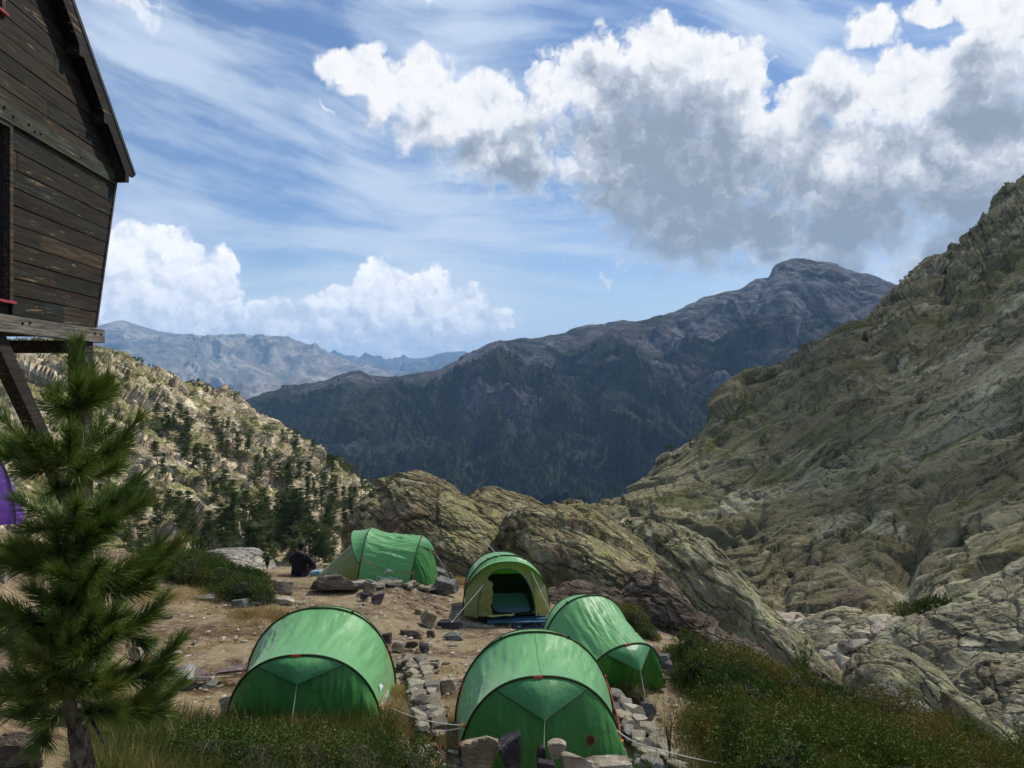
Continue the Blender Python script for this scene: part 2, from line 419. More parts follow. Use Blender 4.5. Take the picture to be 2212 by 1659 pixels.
def rockmat(name, base, dark, light, lich=None, lichamt=.5, s=1.0, crack=.5, warm=None, crackcol=(.03, .028, .022), bmp=.6, stretch=(1, 1, 1), rotz=0, earth=None):
    """weathered stone: s scales all pattern (1 = metre sized boulders)"""
    n = mat(name, .95, .07); p0 = objco(n)
    p = n.vs(p0, tuple(q / s for q in stretch))
    wv = n.v('SUBTRACT', n.noise(p, .9, 3, .6, col=True), (.5, .5, .5))
    pw = n.v('ADD', p, n.vs(wv, .9))
    big = n.noise(p, .45, 5, .6); med = n.noise(pw, 2.1, 7, .68); fine = n.noise(p, 11, 6, .7)
    c = n.mix(n.mr(big, .38, .62), dark, base)
    c = n.mix(n.mr(med, .46, .72), c, light)
    if warm is not None: c = n.mix(n.mul(n.mr(n.noise(n.v('ADD', p, (7, 3, 1)), .8, 5, .6), .52, .66), .7), c, warm)
    if lich is not None:
        lf = n.mul(n.mr(n.noise(n.v('ADD', pw, (3, 9, 4)), 3.4, 8, .74), .50, .60), n.mr(n.noise(p, .7, 3), .35, .6, .25, 1))
        c = n.mix(n.mul(lf, lichamt), c, lich)
    c = n.mix(n.mul(n.mr(fine, .35, .6, 1, 0), .45), c, n.mix(.5, c, dark))
    rt = n.t.nodes.new('ShaderNodeVectorRotate'); rt.rotation_type = 'Y_AXIS'; n.put(rt.inputs['Vector'], p); rt.inputs['Angle'].default_value = R(rotz)
    pl_ = n.vs(rt.outputs[0], (.45, .8, 1.7))
    l1 = n.m('ABSOLUTE', n.sub(n.noise(n.v('ADD', pl_, (5, 1, 2)), .75, 5, .48), .5)); l2 = n.m('ABSOLUTE', n.sub(n.noise(n.v('ADD', pl_, (1, 8, 3)), 2.0, 4, .5), .5))
    l3 = n.m('ABSOLUTE', n.sub(n.noise(n.v('ADD', p, (2, 2, 9)), .9, 4, .5), .5))
    cm = n.mx(n.mr(l1, .0, .012, 1, 0), n.mx(n.mul(n.mr(l2, 0, .016, .85, 0), n.mr(big, .40, .56)), n.mul(n.mr(l3, 0, .008, .8, 0), n.mr(med, .4, .6, .2, 1))))
    c = n.mix(n.mul(cm, crack), c, crackcol)
    if earth is not None:
        e = n.mr(n.add(n.mul(nz(n), .5), n.mul(n.noise(p, 1.3, 6, .65), .8)), *earth[1:])
        c = n.mix(e, c, earth[0])
    n.put(n.b.inputs['Base Color'], c)
    h = n.add(n.mul(med, .6), n.add(n.mul(fine, .28), n.mul(n.mx(n.mr(l1, 0, .035, 1, 0), n.mr(l2, 0, .04, .6, 0)), -.5)))
    bump(n, h, bmp, .22 * s)
    return n.mat

def leafmat(name, cols, scale=3, trans=.25, rough=.6, spec=.12, pscale=None, fine=25):
    """foliage; patches of the plant's own colours"""
    n = mat(name, rough, spec); p = pos(n) if pscale is None else objco(n)
    f = n.noise(p, scale, 3, .6); rnd = n.n('ShaderNodeNewGeometry', out='Random Per Island')
    x = n.add(n.mul(n.mr(f, .34, .66, smooth=False), .70), n.mul(rnd, .32)); st = [(.10 + .78 * k / (len(cols) - 1), c) for k, c in enumerate(cols)]
    c = n.ramp(x, st); n.put(n.b.inputs['Base Color'], c)
    tr = n.t.nodes.new('ShaderNodeBsdfTranslucent'); n.put(tr.inputs['Color'], c)
    ms = n.t.nodes.new('ShaderNodeMixShader'); ms.inputs[0].default_value = trans
    n.t.links.new(n.b.outputs[0], ms.inputs[1]); n.t.links.new(tr.outputs[0], ms.inputs[2]); n.t.links.new(ms.outputs[0], n.o.inputs[0])
    return n.mat
# ------------------------------------------------------------------ the camp ground: a smooth sheet through surveyed points
def _w(x, y, Y): return tuple(P(x, y, Y))
GP = [(0, 0, -1.7), (-3.5, 1, -1.6), (3.5, 1, -1.9), (0, 3, -2.35), (-4, 3.2, -2.1), (4.5, 4, -3.2), (-7, 5, -2.2), (-11, 6, -1.6), (9, 5, -3.9),
      (-2.2, 4.3, -2.45), (0, 5.6, -3.35), (-3.2, 6.6, -3.15), (2.3, 6.3, -3.62), (6.5, 7.5, -4.6), _w(60, 1640, 6.7), (-3.6, 8.4, -3.85),
      (-2.65, 10.2, -4.16), (-.9, 9.8, -4.05), (.3, 8.8, -4.1), (.2, 7.5, -3.95), (1.7, 12.6, -4.62), (2.2, 11.3, -4.62), (3.3, 11, -4.9), (.1, 16, -4.86), (1.2, 15.8, -4.95), _w(370, 1420, 12),
      _w(560, 1310, 15), _w(640, 1275, 17.5), (-5.5, 20, -4.72), (-2.9, 19, -4.58), (-2.9, 17.3, -4.42), _w(950, 1345, 16), _w(700, 1320, 15.5), _w(960, 1420, 12.8),
      _w(320, 1320, 14.5), _w(120, 1330, 13), _w(0, 1250, 12), _w(1000, 1275, 19.5), _w(1350, 1350, 17.5), (3.5, 14.5, -5.2), (7.3, 17, -6.9), (8.8, 13.5, -6.7), (5.6, 10, -5.35),
      (9.5, 10, -6.2), (12, 14, -8), (13, 20, -10.5), (-8, 21, -4.6), (-12, 20, -3.8), (-7, 24, -5.6), (-3, 24, -5.8), (1, 24, -6.4), (5, 22, -7.4), (9, 24, -10), (16, 26, -13.5),
      (-14, 28, -7), (-6, 34, -10.5), (2, 34, -11.5), (10, 36, -15), (20, 36, -17.5), (-20, 45, -14), (0, 50, -18), (15, 52, -20), (35, 45, -20), (-30, 60, -19), (0, 70, -25), (30, 68, -21),
      (-50, 90, -25), (0, 110, -36), (50, 100, -26), (-90, 130, -32), (0, 170, -50), (90, 150, -30), (-25, 15, -2), (-30, 30, -6), (25, 8, -8), (30, 20, -12)]
GP = np.array(GP)
def _phi(r2): return np.where(r2 > 1e-9, r2 * np.log(np.maximum(r2, 1e-9)), 0)
def _wp(x, y):                       # distances are compressed far out so that near bumps stay local
    r = np.hypot(x, y); k = np.log1p(r / 6) * 6 / np.maximum(r, 1e-6); return np.stack([x * k, y * k], -1)
_gw = _wp(GP[:, 0], GP[:, 1]); _n = len(_gw)
_K = _phi(((_gw[:, None] - _gw[None]) ** 2).sum(-1)) + np.eye(_n) * .15
_Pm = np.hstack([np.ones((_n, 1)), _gw])
_A = np.block([[_K, _Pm], [_Pm.T, np.zeros((3, 3))]])
_gs = GP[:, 2]
_c = np.linalg.solve(_A, np.concatenate([_gs, np.zeros(3)]))
def gz(x, y):
    x = np.atleast_1d(np.asarray(x, float)); y = np.atleast_1d(np.asarray(y, float)); sh = x.shape; x = x.ravel(); y = y.ravel()
    q = _wp(x, y); out = np.empty(len(x))
    for s in range(0, len(x), 20000):
        d = ((q[s:s + 20000, None] - _gw[None]) ** 2).sum(-1)
        out[s:s + 20000] = _phi(d) @ _c[:_n] + _c[_n] + q[s:s + 20000] @ _c[_n + 1:]
    return out.reshape(sh)
def gz1(x, y): return float(gz(x, y)[0])
def on_ground(px, py, y0=2.0, y1=60):
    """where the sight line through picture point (px, py) meets the ground"""
    Y = np.exp(np.linspace(math.log(y0), math.log(y1), 500)); X = (px - 1106) / F * Y; Z = (829.5 - py) / F * Y
    d = Z - gz(X, Y); k = np.argmax(d < 0)
    if d[k] >= 0: k = len(Y) - 1
    return np.array((X[k], Y[k], float(gz(X[k], Y[k])[0])))

na, nr = 560, 760
aa = np.linspace(R(-52), R(52), na); rr = np.exp(np.linspace(math.log(1.2), math.log(190), nr))
AA, RR = np.meshgrid(aa, rr); GX = RR * np.sin(AA); GY = RR * np.cos(AA)
GZ = gz(GX, GY); flat = np.stack([GX.ravel(), GY.ravel(), GZ.ravel()], -1)
GZ = GZ + (fbm(flat * .7, 3, seed=3) * .10 + fbm(flat * 3.1, 3, .55, seed=9) * .028 * np.clip(12 / RR.ravel(), .5, 1) + np.maximum(fbm(flat * 6.5, 3, .6, seed=19), 0) * .022).reshape(GZ.shape) * smst(RR, 1, 4)
GZ = GZ + smst(RR, 26, 45) * (fbm(flat * .25, 4, seed=31) * 1.0).reshape(GZ.shape)
g = mat('camp_soil', .96, .04); p = pos(g)
pf = g.vs(p, (1, 1, 1))
b1 = g.noise(g.vs(p, (.55, .9, .5)), .8, 5, .6); b2 = g.noise(p, 4.5, 7, .7); b3 = g.noise(p, 26, 6, .75)
c = g.mix(g.mr(b1, .40, .58), (.125, .085, .058), (.31, .24, .145))
c = g.mix(g.mul(g.mr(b2, .45, .66), .75), c, (.43, .345, .22))
c = g.mix(g.mul(g.mr(b2, .30, .44, 1, 0), .8), c, (.085, .050, .032))
c = g.mix(g.mul(g.mr(b3, .56, .68), .7), c, (.46, .36, .24))
c = g.mix(g.mul(g.mr(b3, .34, .44, 1, 0), .7), c, (.05, .032, .022))
peb = g.voro(p, 16, 'F1'); pr = g.voro(p, 16, 'F1', out='Color'); prs = g.sep(pr)[0]
c = g.mix(g.mul(g.mr(peb, .16, .24, 1, 0), g.mr(prs, .70, .74)), c, (.42, .36, .29))
g.put(g.b.inputs['Base Color'], c)
bump(g, g.add(g.mul(b3, .6), g.add(b2, g.mul(g.mr(peb, .1, .3, 1, 0), g.mul(g.mr(prs, .70, .74), .35)))), .9, .06)
ground = mesh('ground', np.stack([GX, GY, GZ], -1).reshape(-1, 3), grid_faces(nr, na), g.mat)
tag(ground, kind='structure')

# wide low land under everything, out to the horizon
k = mat('valley_scrub', .95, .1); p = pos(k)
k.put(k.b.inputs['Base Color'], k.mix(k.mr(k.noise(p, .004, 6), .4, .6), (.03, .045, .025), (.12, .10, .07)))
rad = np.exp(np.linspace(math.log(150), math.log(70000), 60)); th = np.linspace(0, 2 * np.pi, 97)[:-1]
RD, TH = np.meshgrid(rad, th, indexing='ij'); vx = RD * np.sin(TH); vy = RD * np.cos(TH)
vz = -60 - 380 * smst(RD, 150, 1500) - 500 * smst(RD, 4500, 12000)
vf = grid_faces(60, 96, True)
vv = np.stack([vx, vy, vz], -1).reshape(-1, 3)
vv = np.vstack([vv, [[0, 0, -60]]]); i0 = np.arange(96)
tag(mesh('valley_floor', vv, [vf, np.stack([(i0 + 1) % 96, i0, np.full(96, len(vv) - 1)], -1)], k.mat), kind='structure')

# ------------------------------------------------------------------ left hillside (sunlit, rocky)
rowsL = [
 [(-260,1420,60),(0,1400,66),(250,1392,78),(420,1390,95),(600,1388,120),(760,1382,150),(860,1360,185),(960,1330,215),(1060,1340,240)],
 [(-260,1290,72),(0,1270,80),(250,1255,95),(400,1235,115),(560,1215,145),(700,1205,178),(800,1190,215),(870,1180,240),(960,1200,265)],
 [(-260,1150,98),(0,1120,108),(200,1110,125),(400,1090,150),(560,1085,180),(680,1090,212),(770,1095,245),(840,1105,270),(930,1150,300)],
 [(-260,1010,130),(0,985,142),(200,980,160),(380,985,185),(520,995,212),(640,1015,240),(720,1035,268),(785,1058,292),(880,1120,325)],
 [(-260,860,175),(0,850,185),(150,850,200),(300,865,220),(430,895,240),(540,925,262),(640,965,285),(700,990,300),(800,1070,340)],
 [(-260,720,225),(0,738,235),(130,737,250),(196,752,262),(236,772,270),(266,785,276),(314,805,283),(352,818,288),(410,832,292),(448,842,295),(480,862,298),(524,888,302),(568,914,306),(625,941,310),(664,961,313),(704,980,316),(724,996,318),(762,1024,322),(792,1046,326),(845,1095,335)],
 [(-260,900,330),(0,900,340),(130,900,350),(300,950,370),(480,1000,390),(624,1060,400),(792,1150,410),(845,1190,420)]]
gl = loft(rowsL, 620, 520, soft=.35, rowpow=[0, .5, 1.35, 2.3, 3.2, 4.1, 5.0, 5.35, 6])
pts = gl.reshape(-1, 3); nn = normals(gl).reshape(-1, 3)
# rock beds dip to the lower right as in the photo
q = pts @ np.array([[.94, 0, .34], [0, 1, 0], [-.34, 0, .94]])
d = fbm(pts * .022, 4, .5, seed=2) * 5.5
d += (fbm(q * np.array([.045, .06, .13]), 4, .5, seed=11, mode=1)) * 1.6
w1_, w2_, cid = worley(q * np.array([.085, .10, .20]) + fbm(q * .1, 2, seed=4)[:, None] * .5, 3)
d += (smst(w2_ - w1_, 0, .12) - .85) * 1.0 + facets(q * np.array([.045, .07, .13]), 91) * 2.5
w1_, w2_, cid = worley(q * np.array([.30, .34, .60]) + fbm(q * .3, 2, seed=5)[:, None] * .5, 8)
d += facets(q * np.array([.16, .22, .40]), 92) * 1.1 + facets(q * np.array([.55, .6, .9]), 93) * .35
q2 = q[:, 2] / 7.0 + fbm(q * np.array([.02, .03, .05]), 4, .55, seed=14) * 2.4
msk = smst(fbm(q * np.array([.02, .03, .03]), 3, seed=15), -.25, .15)
d += saw(q2) * 4.6 * msk + saw(q2 * 3.1 + 5) * 1.1
edge = np.linspace(0, 6, 520)[:, None] * np.ones((1, 620))
kk = np.clip(.35 + np.interp(np.hypot(pts[:, 0], pts[:, 1]), [70, 120, 300], [.12, .38, .75]), 0, 1)
gl2 = (pts + nn * (d * kk)[:, None]).reshape(gl.shape)
n = mat('hill_rock', .95, .05); p = pos(n)
pr_ = n.t.nodes.new('ShaderNodeVectorRotate'); pr_.rotation_type = 'Y_AXIS'; n.put(pr_.inputs['Vector'], p); pr_.inputs['Angle'].default_value = R(-20)
pq = n.vs(pr_.outputs[0], (.7, .8, 1.7))
wv = n.v('SUBTRACT', n.noise(p, .08, 4, .6, col=True), (.5, .5, .5)); pw = n.v('ADD', pq, n.vs(wv, 9))
big = n.noise(pw, .035, 6, .62); med = n.noise(pw, .22, 8, .7); fin = n.noise(p, 1.3, 6, .72)
c = n.mix(n.mr(med, .42, .62), (.27, .225, .15), (.68, .595, .43))
c = n.mix(n.mul(n.mr(big, .50, .62), .8), c, (.30, .235, .165))
c = n.mix(n.mul(n.mr(fin, .35, .5, 1, 0), .35), c, (.20, .175, .13))
ck = n.m('ABSOLUTE', n.sub(n.noise(pw, .11, 6, .55), .5))
c = n.mix(n.mul(n.mr(ck, 0, .022, 1, 0), .6), c, (.09, .08, .06))
up = nz(n); vegn = n.noise(n.v('ADD', pw, (40, 10, 3)), .075, 8, .72); zz = n.sep(p)[2]
veg = n.mr(n.add(vegn, n.add(n.mul(up, .20), n.mr(zz, -5, 25, 0, .05))), .625, .69)
vc = n.mix(n.mr(n.noise(p, .5, 6, .7), .4, .62), (.055, .075, .022), (.22, .20, .075))
c = n.mix(n.mul(veg, .85), c, vc)
n.put(n.b.inputs['Base Color'], c); bump(n, n.add(n.mul(med, 1.0), n.add(n.mul(fin, .3), n.mul(n.mr(ck, 0, .05, 1, 0), -.35))), .8, 1.6)
tag(mesh('hillside', gl2.reshape(-1, 3), grid_faces(520, 620), n.mat), kind='structure')
HILL = gl2.reshape(-1, 3)
HPX = np.stack([HILL[:, 0] / HILL[:, 1] * F + 1106, 829.5 - HILL[:, 2] / HILL[:, 1] * F], -1)
def on_hill(px, py, pts=None, ppx=None):
    pts = HILL if pts is None else pts; ppx = HPX if ppx is None else ppx
    dd = np.hypot(ppx[:, 0] - px, ppx[:, 1] - py); near = np.where(dd < max(dd.min() + 1.5, 3))[0]
    return pts[near[np.argmin(pts[near, 1])]]

# ------------------------------------------------------------------ right hand slope (slabs of granite)
rowsR = [
 [(1180,1330,112),(1300,1380,100),(1430,1430,88),(1570,1480,72),(1700,1530,60),(1850,1540,54),(2000,1520,50),(2120,1480,47),(2300,1430,44)],
 [(1180,1190,125),(1300,1240,112),(1430,1290,98),(1570,1345,80),(1700,1400,68),(1850,1405,62),(2000,1385,58),(2120,1340,54),(2300,1290,50)],
 [(1220,1135,150),(1330,1165,138),(1450,1200,122),(1590,1255,103),(1700,1300,92),(1850,1290,84),(2000,1270,78),(2120,1230,74),(2300,1170,70)],
 [(1262,1108,175),(1370,1120,160),(1500,1140,146),(1640,1155,134),(1780,1165,124),(1900,1150,116),(2050,1110,110),(2150,1080,106),(2300,1010,100)],
 [(1305,1092,195),(1420,1080,186),(1540,1070,178),(1680,1060,170),(1820,1020,162),(1950,990,156),(2080,950,150),(2180,910,144),(2300,860,140)],
 [(1345,1072,215),(1440,1035,212),(1540,990,208),(1640,950,204),(1780,880,200),(1920,820,196),(2050,760,192),(2160,700,186),(2300,620,180)],
 [(1375,1052,232),(1420,1015,236),(1470,975,240),(1510,945,244),(1545,915,248),(1570,880,250),(1600,855,255),(1640,838,262),(1685,822,268),(1730,792,275),(1785,752,282),(1850,704,290),(1892,690,296),(1935,645,304),(1985,603,312),(2020,588,318),(2050,592,324),(2075,570,330),(2110,542,336),(2150,506,345),(2180,474,352),(2215,444,360),(2300,360,370)],
 [(1400,1200,300),(1470,1150,310),(1600,1080,330),(1785,1000,350),(1985,900,370),(2180,800,390),(2300,700,400)]]
gr = loft(rowsR, 640, 600, soft=.3, rowpow=[0, .6, 1.15, 1.7, 2.3, 3.1, 4.0, 5.0, 6.0, 6.3, 7])
pts = gr.reshape(-1, 3); nn = normals(gr).reshape(-1, 3)
ppx = pts[:, 0] / pts[:, 1] * F + 1106; ppy = 829.5 - pts[:, 2] / pts[:, 1] * F
def polyd(px, py, line):
    best = np.full(len(px), 1e9)
    for (x0, y0), (x1, y1) in zip(line[:-1], line[1:]):
        dx, dy = x1 - x0, y1 - y0; t = np.clip(((px - x0) * dx + (py - y0) * dy) / (dx * dx + dy * dy), 0, 1)
        best = np.minimum(best, np.hypot(px - x0 - t * dx, py - y0 - t * dy))
    return best
d = fbm(pts * .016, 4, .5, seed=21) * 9 * .8
rot = pts @ np.array([[.82, 0, -.57], [0, 1, 0], [.57, 0, .82]])     # along the fall line of the slabs
d += fbm(rot * np.array([.014, .022, .04]), 3, .45, seed=23, mode=1) * 2.2 + facets(rot * np.array([.022, .035, .070]), 94, .5) * 3.4
d += facets(rot * np.array([.06, .09, .19]), 95, .45) * 1.5
w1_, w2_, cid = worley(rot * np.array([.045, .06, .10]) + fbm(pts * .05, 3, seed=6)[:, None] * .8, 13)
d += (smst(w2_ - w1_, 0, .07) - .85) * 1.0
low = smst(ppy, 1000, 1250)
q2 = -rot[:, 2] / 21.0 + fbm(rot * np.array([.008, .014, .03]), 4, .55, seed=24) * 2.6
msk = smst(fbm(rot * np.array([.008, .012, .02]), 3, seed=25), -.3, .2)
d += saw(q2, .08) * 7.0 * msk + saw(q2 * 3.3 + 2, .10) * 1.7 * smst(fbm(rot * .03, 2, seed=26), -.3, .2)
w1_, w2_, cid = worley(rot * np.array([.13, .16, .26]) + fbm(pts * .15, 3, seed=7)[:, None] * .8, 17)
d += facets(rot * np.array([.15, .20, .38]), 96, .4) * 1.0 * (.25 + .75 * low)
d += fbm(rot * np.array([.10, .16, .34]), 5, .6, seed=28, mode=1) * (.12 + .22 * low)
w1_, w2_, cid = worley(pts * .42 + fbm(pts * .4, 3, seed=8)[:, None] * .6, 18)
d += facets(rot * np.array([.42, .5, .9]), 97, .4) * .34 * (.25 + .75 * low)
# furrows of the photo: the gully with black water streaks, the crease between the two spurs, the ledge
for line, wd, dep in (([(2200,905),(2080,1010),(2020,1090),(1960,1180),(1920,1290)], 30, 6), ([(1935,780),(1800,860),(1660,905),(1560,960)], 16, 4),
                      ([(1990,1290),(1800,1330),(1700,1345)], 22, 3), ([(2140,640),(2010,720),(1930,790)], 14, 4), ([(1880,1130),(1760,1200),(1690,1300)], 14, 2.5),
                      ([(1640,1130),(1500,1190),(1400,1215)], 14, 2.5), ([(2080,1180),(1950,1210),(1850,1260)], 12, 2.5), ([(1700,880),(1640,1000),(1560,1080)], 10, 2)):
    dd = polyd(ppx + fbm(pts * .06, 3, seed=30) * 26, ppy, line); d -= np.exp(-(dd / wd) ** 2) * dep
crag = smst(ppx, 2040, 2090) * smst(ppy, 780, 620)
d += crag * (fbm(pts * .05, 4, .6, seed=33, mode=1) * 7 + .5)
kk = np.interp(pts[:, 1], [60, 110, 250], [.35, .55, .85])
gr2 = (pts + nn * (d * kk)[:, None]).reshape(gr.shape)
ri = np.interp(np.linspace(0, 1, 600), np.linspace(0, 1, 11), [0, .6, 1.15, 1.7, 2.3, 3.1, 4.0, 5.0, 6.0, 6.3, 7])[:, None]
cm_ = np.exp(-((ri - 6.0) / .35) ** 2) * np.ones((1, 640))
jg = (saw(pts[:, 0] * .045 + fbm(pts * .02, 3, seed=81) * 1.5, .3) * 3.0 + fbm(pts * np.array([.12, .05, .1]), 5, .6, seed=82, mode=1) * 1.8) * (.7 + 1.2 * crag)
gr2[..., 2] += cm_ * jg.reshape(gr.shape[:2]) * np.interp(gr[..., 1], [200, 330], [.35, 1.0])
n = mat('slope_rock', .94, .06); p = pos(n)
pr_ = n.t.nodes.new('ShaderNodeVectorRotate'); pr_.rotation_type = 'Y_AXIS'; n.put(pr_.inputs['Vector'], p); pr_.inputs['Angle'].default_value = R(35)
pq = n.vs(pr_.outputs[0], (.55, .8, 1.5))
wv = n.v('SUBTRACT', n.noise(p, .05, 4, .6, col=True), (.5, .5, .5)); pw = n.v('ADD', pq, n.vs(wv, 14))
big = n.noise(pw, .022, 6, .62); med = n.noise(pw, .16, 8, .7); fin = n.noise(p, 1.1, 6, .74)
c = n.mix(n.mr(big, .38, .62), (.165, .148, .080), (.29, .262, .145))
c = n.mix(n.mul(n.mr(n.noise(n.v('ADD', pw, (60, 5, 2)), .05, 5, .6), .50, .62), n.mul(n.mr(med, .40, .62), .9)), c, (.50, .455, .30))
c = n.mix(n.mul(n.mr(med, .30, .44, 1, 0), .65), c, (.095, .085, .055))
c = n.mix(n.mul(n.mr(n.noise(n.v('ADD', pw, (30, 0, 9)), .05, 6, .65), .55, .66), .55), c, (.17, .115, .095))
c = n.mix(n.mul(n.mr(fin, .36, .5, 1, 0), .55), c, (.09, .08, .05))
ck = n.m('ABSOLUTE', n.sub(n.noise(pw, .07, 6, .52), .5)); ck2 = n.m('ABSOLUTE', n.sub(n.noise(n.v('ADD', pw, (9, 4, 7)), .26, 6, .55), .5))
c = n.mix(n.mul(n.mx(n.mr(ck, 0, .016, 1, 0), n.mul(n.mr(ck2, 0, .022, 1, 0), .8)), .75), c, (.035, .032, .022))
veg = n.mr(n.add(n.noise(n.v('ADD', pw, (4, 70, 3)), .06, 8, .72), n.mul(nz(n), .14)), .66, .72)
c = n.mix(n.mul(veg, .75), c, (.085, .088, .025))
n.put(n.b.inputs['Base Color'], c); bump(n, n.add(n.mul(med, 1.0), n.add(n.mul(fin, .28), n.mul(n.mx(n.mr(ck, 0, .04, 1, 0), n.mr(ck2, 0, .05, .8, 0)), -.4))), .6, 1.3)
tag(mesh('rock_slope', gr2.reshape(-1, 3), grid_faces(600, 640), n.mat), kind='structure')
SLP = gr2.reshape(-1, 3); SPX = np.stack([SLP[:, 0] / SLP[:, 1] * F + 1106, 829.5 - SLP[:, 2] / SLP[:, 1] * F], -1)

# ------------------------------------------------------------------ the big mountain across the valley
sky_m = [(380,940),(505,877),(560,856),(600,845),(650,835),(700,826),(745,812),(772,803),(800,812),(830,817),(870,815),(910,806),(950,798),(1000,772),(1040,752),(1064,742),(1100,741),(1150,735),(1200,724),(1236,712),(1262,706),(1300,704),(1330,698),(1365,700),(1400,694),(1440,682),(1470,670),(1500,655),(1540,641),(1590,632),(1610,624),(1632,608),(1660,598),(1672,578),(1690,567),(1715,562),(1740,564),(1760,571),(1790,567),(1812,573),(1850,590),(1880,596),(1920,610),(1955,626),(2050,690),(2200,770),(2400,860)]
skyr = [(x, y, 3300 + 900 * max(0, min(1, (x - 500) / 1300))) for x, y in sky_m]
def below(fr, yb, Y0, Y1):
    out = []
    for x, y in sky_m[::2] + [sky_m[-1]]:
        out.append((x + (1150 - x) * 0, y + (yb - y) * fr, Y0 + (Y1 - Y0) * max(0, min(1, (x - 500) / 1300))))
    return out
rowsM = [below(1.0, 1240, 1450, 1700), below(.66, 1240, 1900, 2250), below(.36, 1240, 2450, 2950), below(.14, 1240, 2950, 3650), skyr,
         [(x, y + 260, Y * 1.35) for x, y, Y in skyr]]
gm = loft(rowsM, 800, 420, soft=.4, rowpow=[0, 1, 2, 3, 4, 5])
pts = gm.reshape(-1, 3); nn = normals(gm).reshape(-1, 3)
ppx = pts[:, 0] / pts[:, 1] * F + 1106; ppy = 829.5 - pts[:, 2] / pts[:, 1] * F
rid = fbm(np.stack([pts[:, 0] * .0021 + pts[:, 2] * .0011, pts[:, 1] * .0006, pts[:, 2] * .0006], -1) + fbm(pts * .0012, 3, seed=40)[:, None] * .6, 6, .55, seed=41, mode=1)
d = rid * 150 + facets(pts * np.array([.0026, .002, .0034]), 98, .6) * 90 + facets(pts * np.array([.008, .006, .011]), 99, .5) * 26 + fbm(pts * .006, 6, .62, seed=43) * 60 + fbm(pts * .03, 4, .6, seed=44, mode=1) * 12
for line, wd, dep in (([(1230,712),(1240,800),(1270,880)], 30, 70), ([(1660,600),(1560,760),(1480,900)], 26, 60), ([(1120,742),(1100,830),(1050,900)], 34, -40),
                      ([(1700,700),(1600,820),(1480,930)], 40, -60), ([(1520,880),(1650,760),(1800,680)], 24, 60), ([(640,840),(700,930)], 24, 40)):
    d -= np.exp(-(polyd(ppx, ppy, line) / wd) ** 2) * dep
rowi = np.repeat(np.linspace(0, 5, 420), 800)
d *= np.interp(rowi, [0, 2.4, 3.4, 4, 5], [1, 1, .30, .06, .4])
d += np.where((rowi > 3.7) & (rowi < 4.3), fbm(pts * .012, 5, .6, seed=46) * 16 + fbm(pts * .05, 3, seed=47) * 4, 0)
gm2 = (pts + nn * d[:, None]).reshape(gm.shape)
n = mat('mountain_rock', .96, .08); p = pos(n)
wv = n.v('SUBTRACT', n.noise(p, .003, 4, .6, col=True), (.5, .5, .5)); pw = n.v('ADD', p, n.vs(wv, 260))
big = n.noise(pw, .0022, 8, .64); med = n.noise(pw, .014, 9, .72); fin = n.noise(p, .09, 5, .7)
c = n.mix(n.mr(med, .42, .62), (.10, .10, .095), (.34, .33, .31))
c = n.mix(n.mul(n.mr(n.noise(n.v('ADD', pw, (900, 0, 0)), .0016, 6, .6), .50, .64), .6), c, (.20, .15, .125))
zz = n.sep(p)[2]
veg = n.mr(n.add(n.add(n.mul(big, 1.0), n.mul(med, .62)), n.mr(zz, -150, 480, .15, -.16, smooth=False)), .78, .86)
c = n.mix(n.mul(veg, .93), c, n.mix(n.mr(fin, .35, .6), (.035, .052, .034), (.085, .10, .055)))
n.put(n.b.inputs['Base Color'], c); bump(n, n.add(med, n.mul(fin, .25)), .9, 30)
tag(mesh('mountain', gm2.reshape(-1, 3), grid_faces(420, 800), n.mat), kind='structure')
MTN = gm2

# forest on its flanks, far too dense to count: small cones
rs = np.random.RandomState(77)
gi = MTN[:300]; step = rs.randint(0, 299 * 799, 60000)
jj, ii = step // 799, step % 799
base = gi[jj, ii] + (gi[jj, ii + 1] - gi[jj, ii]) * rs.rand(len(jj), 1) + (gi[np.minimum(jj + 1, 299), ii] - gi[jj, ii]) * rs.rand(len(jj), 1)
dens = fbm(base * .0022, 6, .6, seed=50) * 1.3 + fbm(base * .014, 4, .6, seed=51) * .5 + np.interp(base[:, 2], [-150, 350], [.42, -.42])
base = base[dens > .34]; m_ = len(base); hh = rs.uniform(7, 15, m_); ww = hh * rs.uniform(.25, .42, m_)
th = np.arange(5) * 2 * np.pi / 5
ring = np.stack([np.cos(th), np.sin(th), np.zeros(5)], -1)
V = np.concatenate([base[:, None] + ring[None] * ww[:, None, None] + np.array([0, 0, 1.]) * (hh * .12)[:, None, None], (base + np.array([0, 0, 1.]) * hh[:, None])[:, None]], 1)
i5 = np.arange(5); ft = np.stack([i5, (i5 + 1) % 5, np.full(5, 5)], -1)
FT = (np.arange(m_)[:, None, None] * 6 + ft[None]).reshape(-1, 3)
fm = leafmat('far_forest', [(.022, .036, .022), (.035, .052, .028), (.06, .07, .036)], .01, .0)
tag(mesh('forest', V.reshape(-1, 3), FT, fm, smooth=False), kind='stuff')

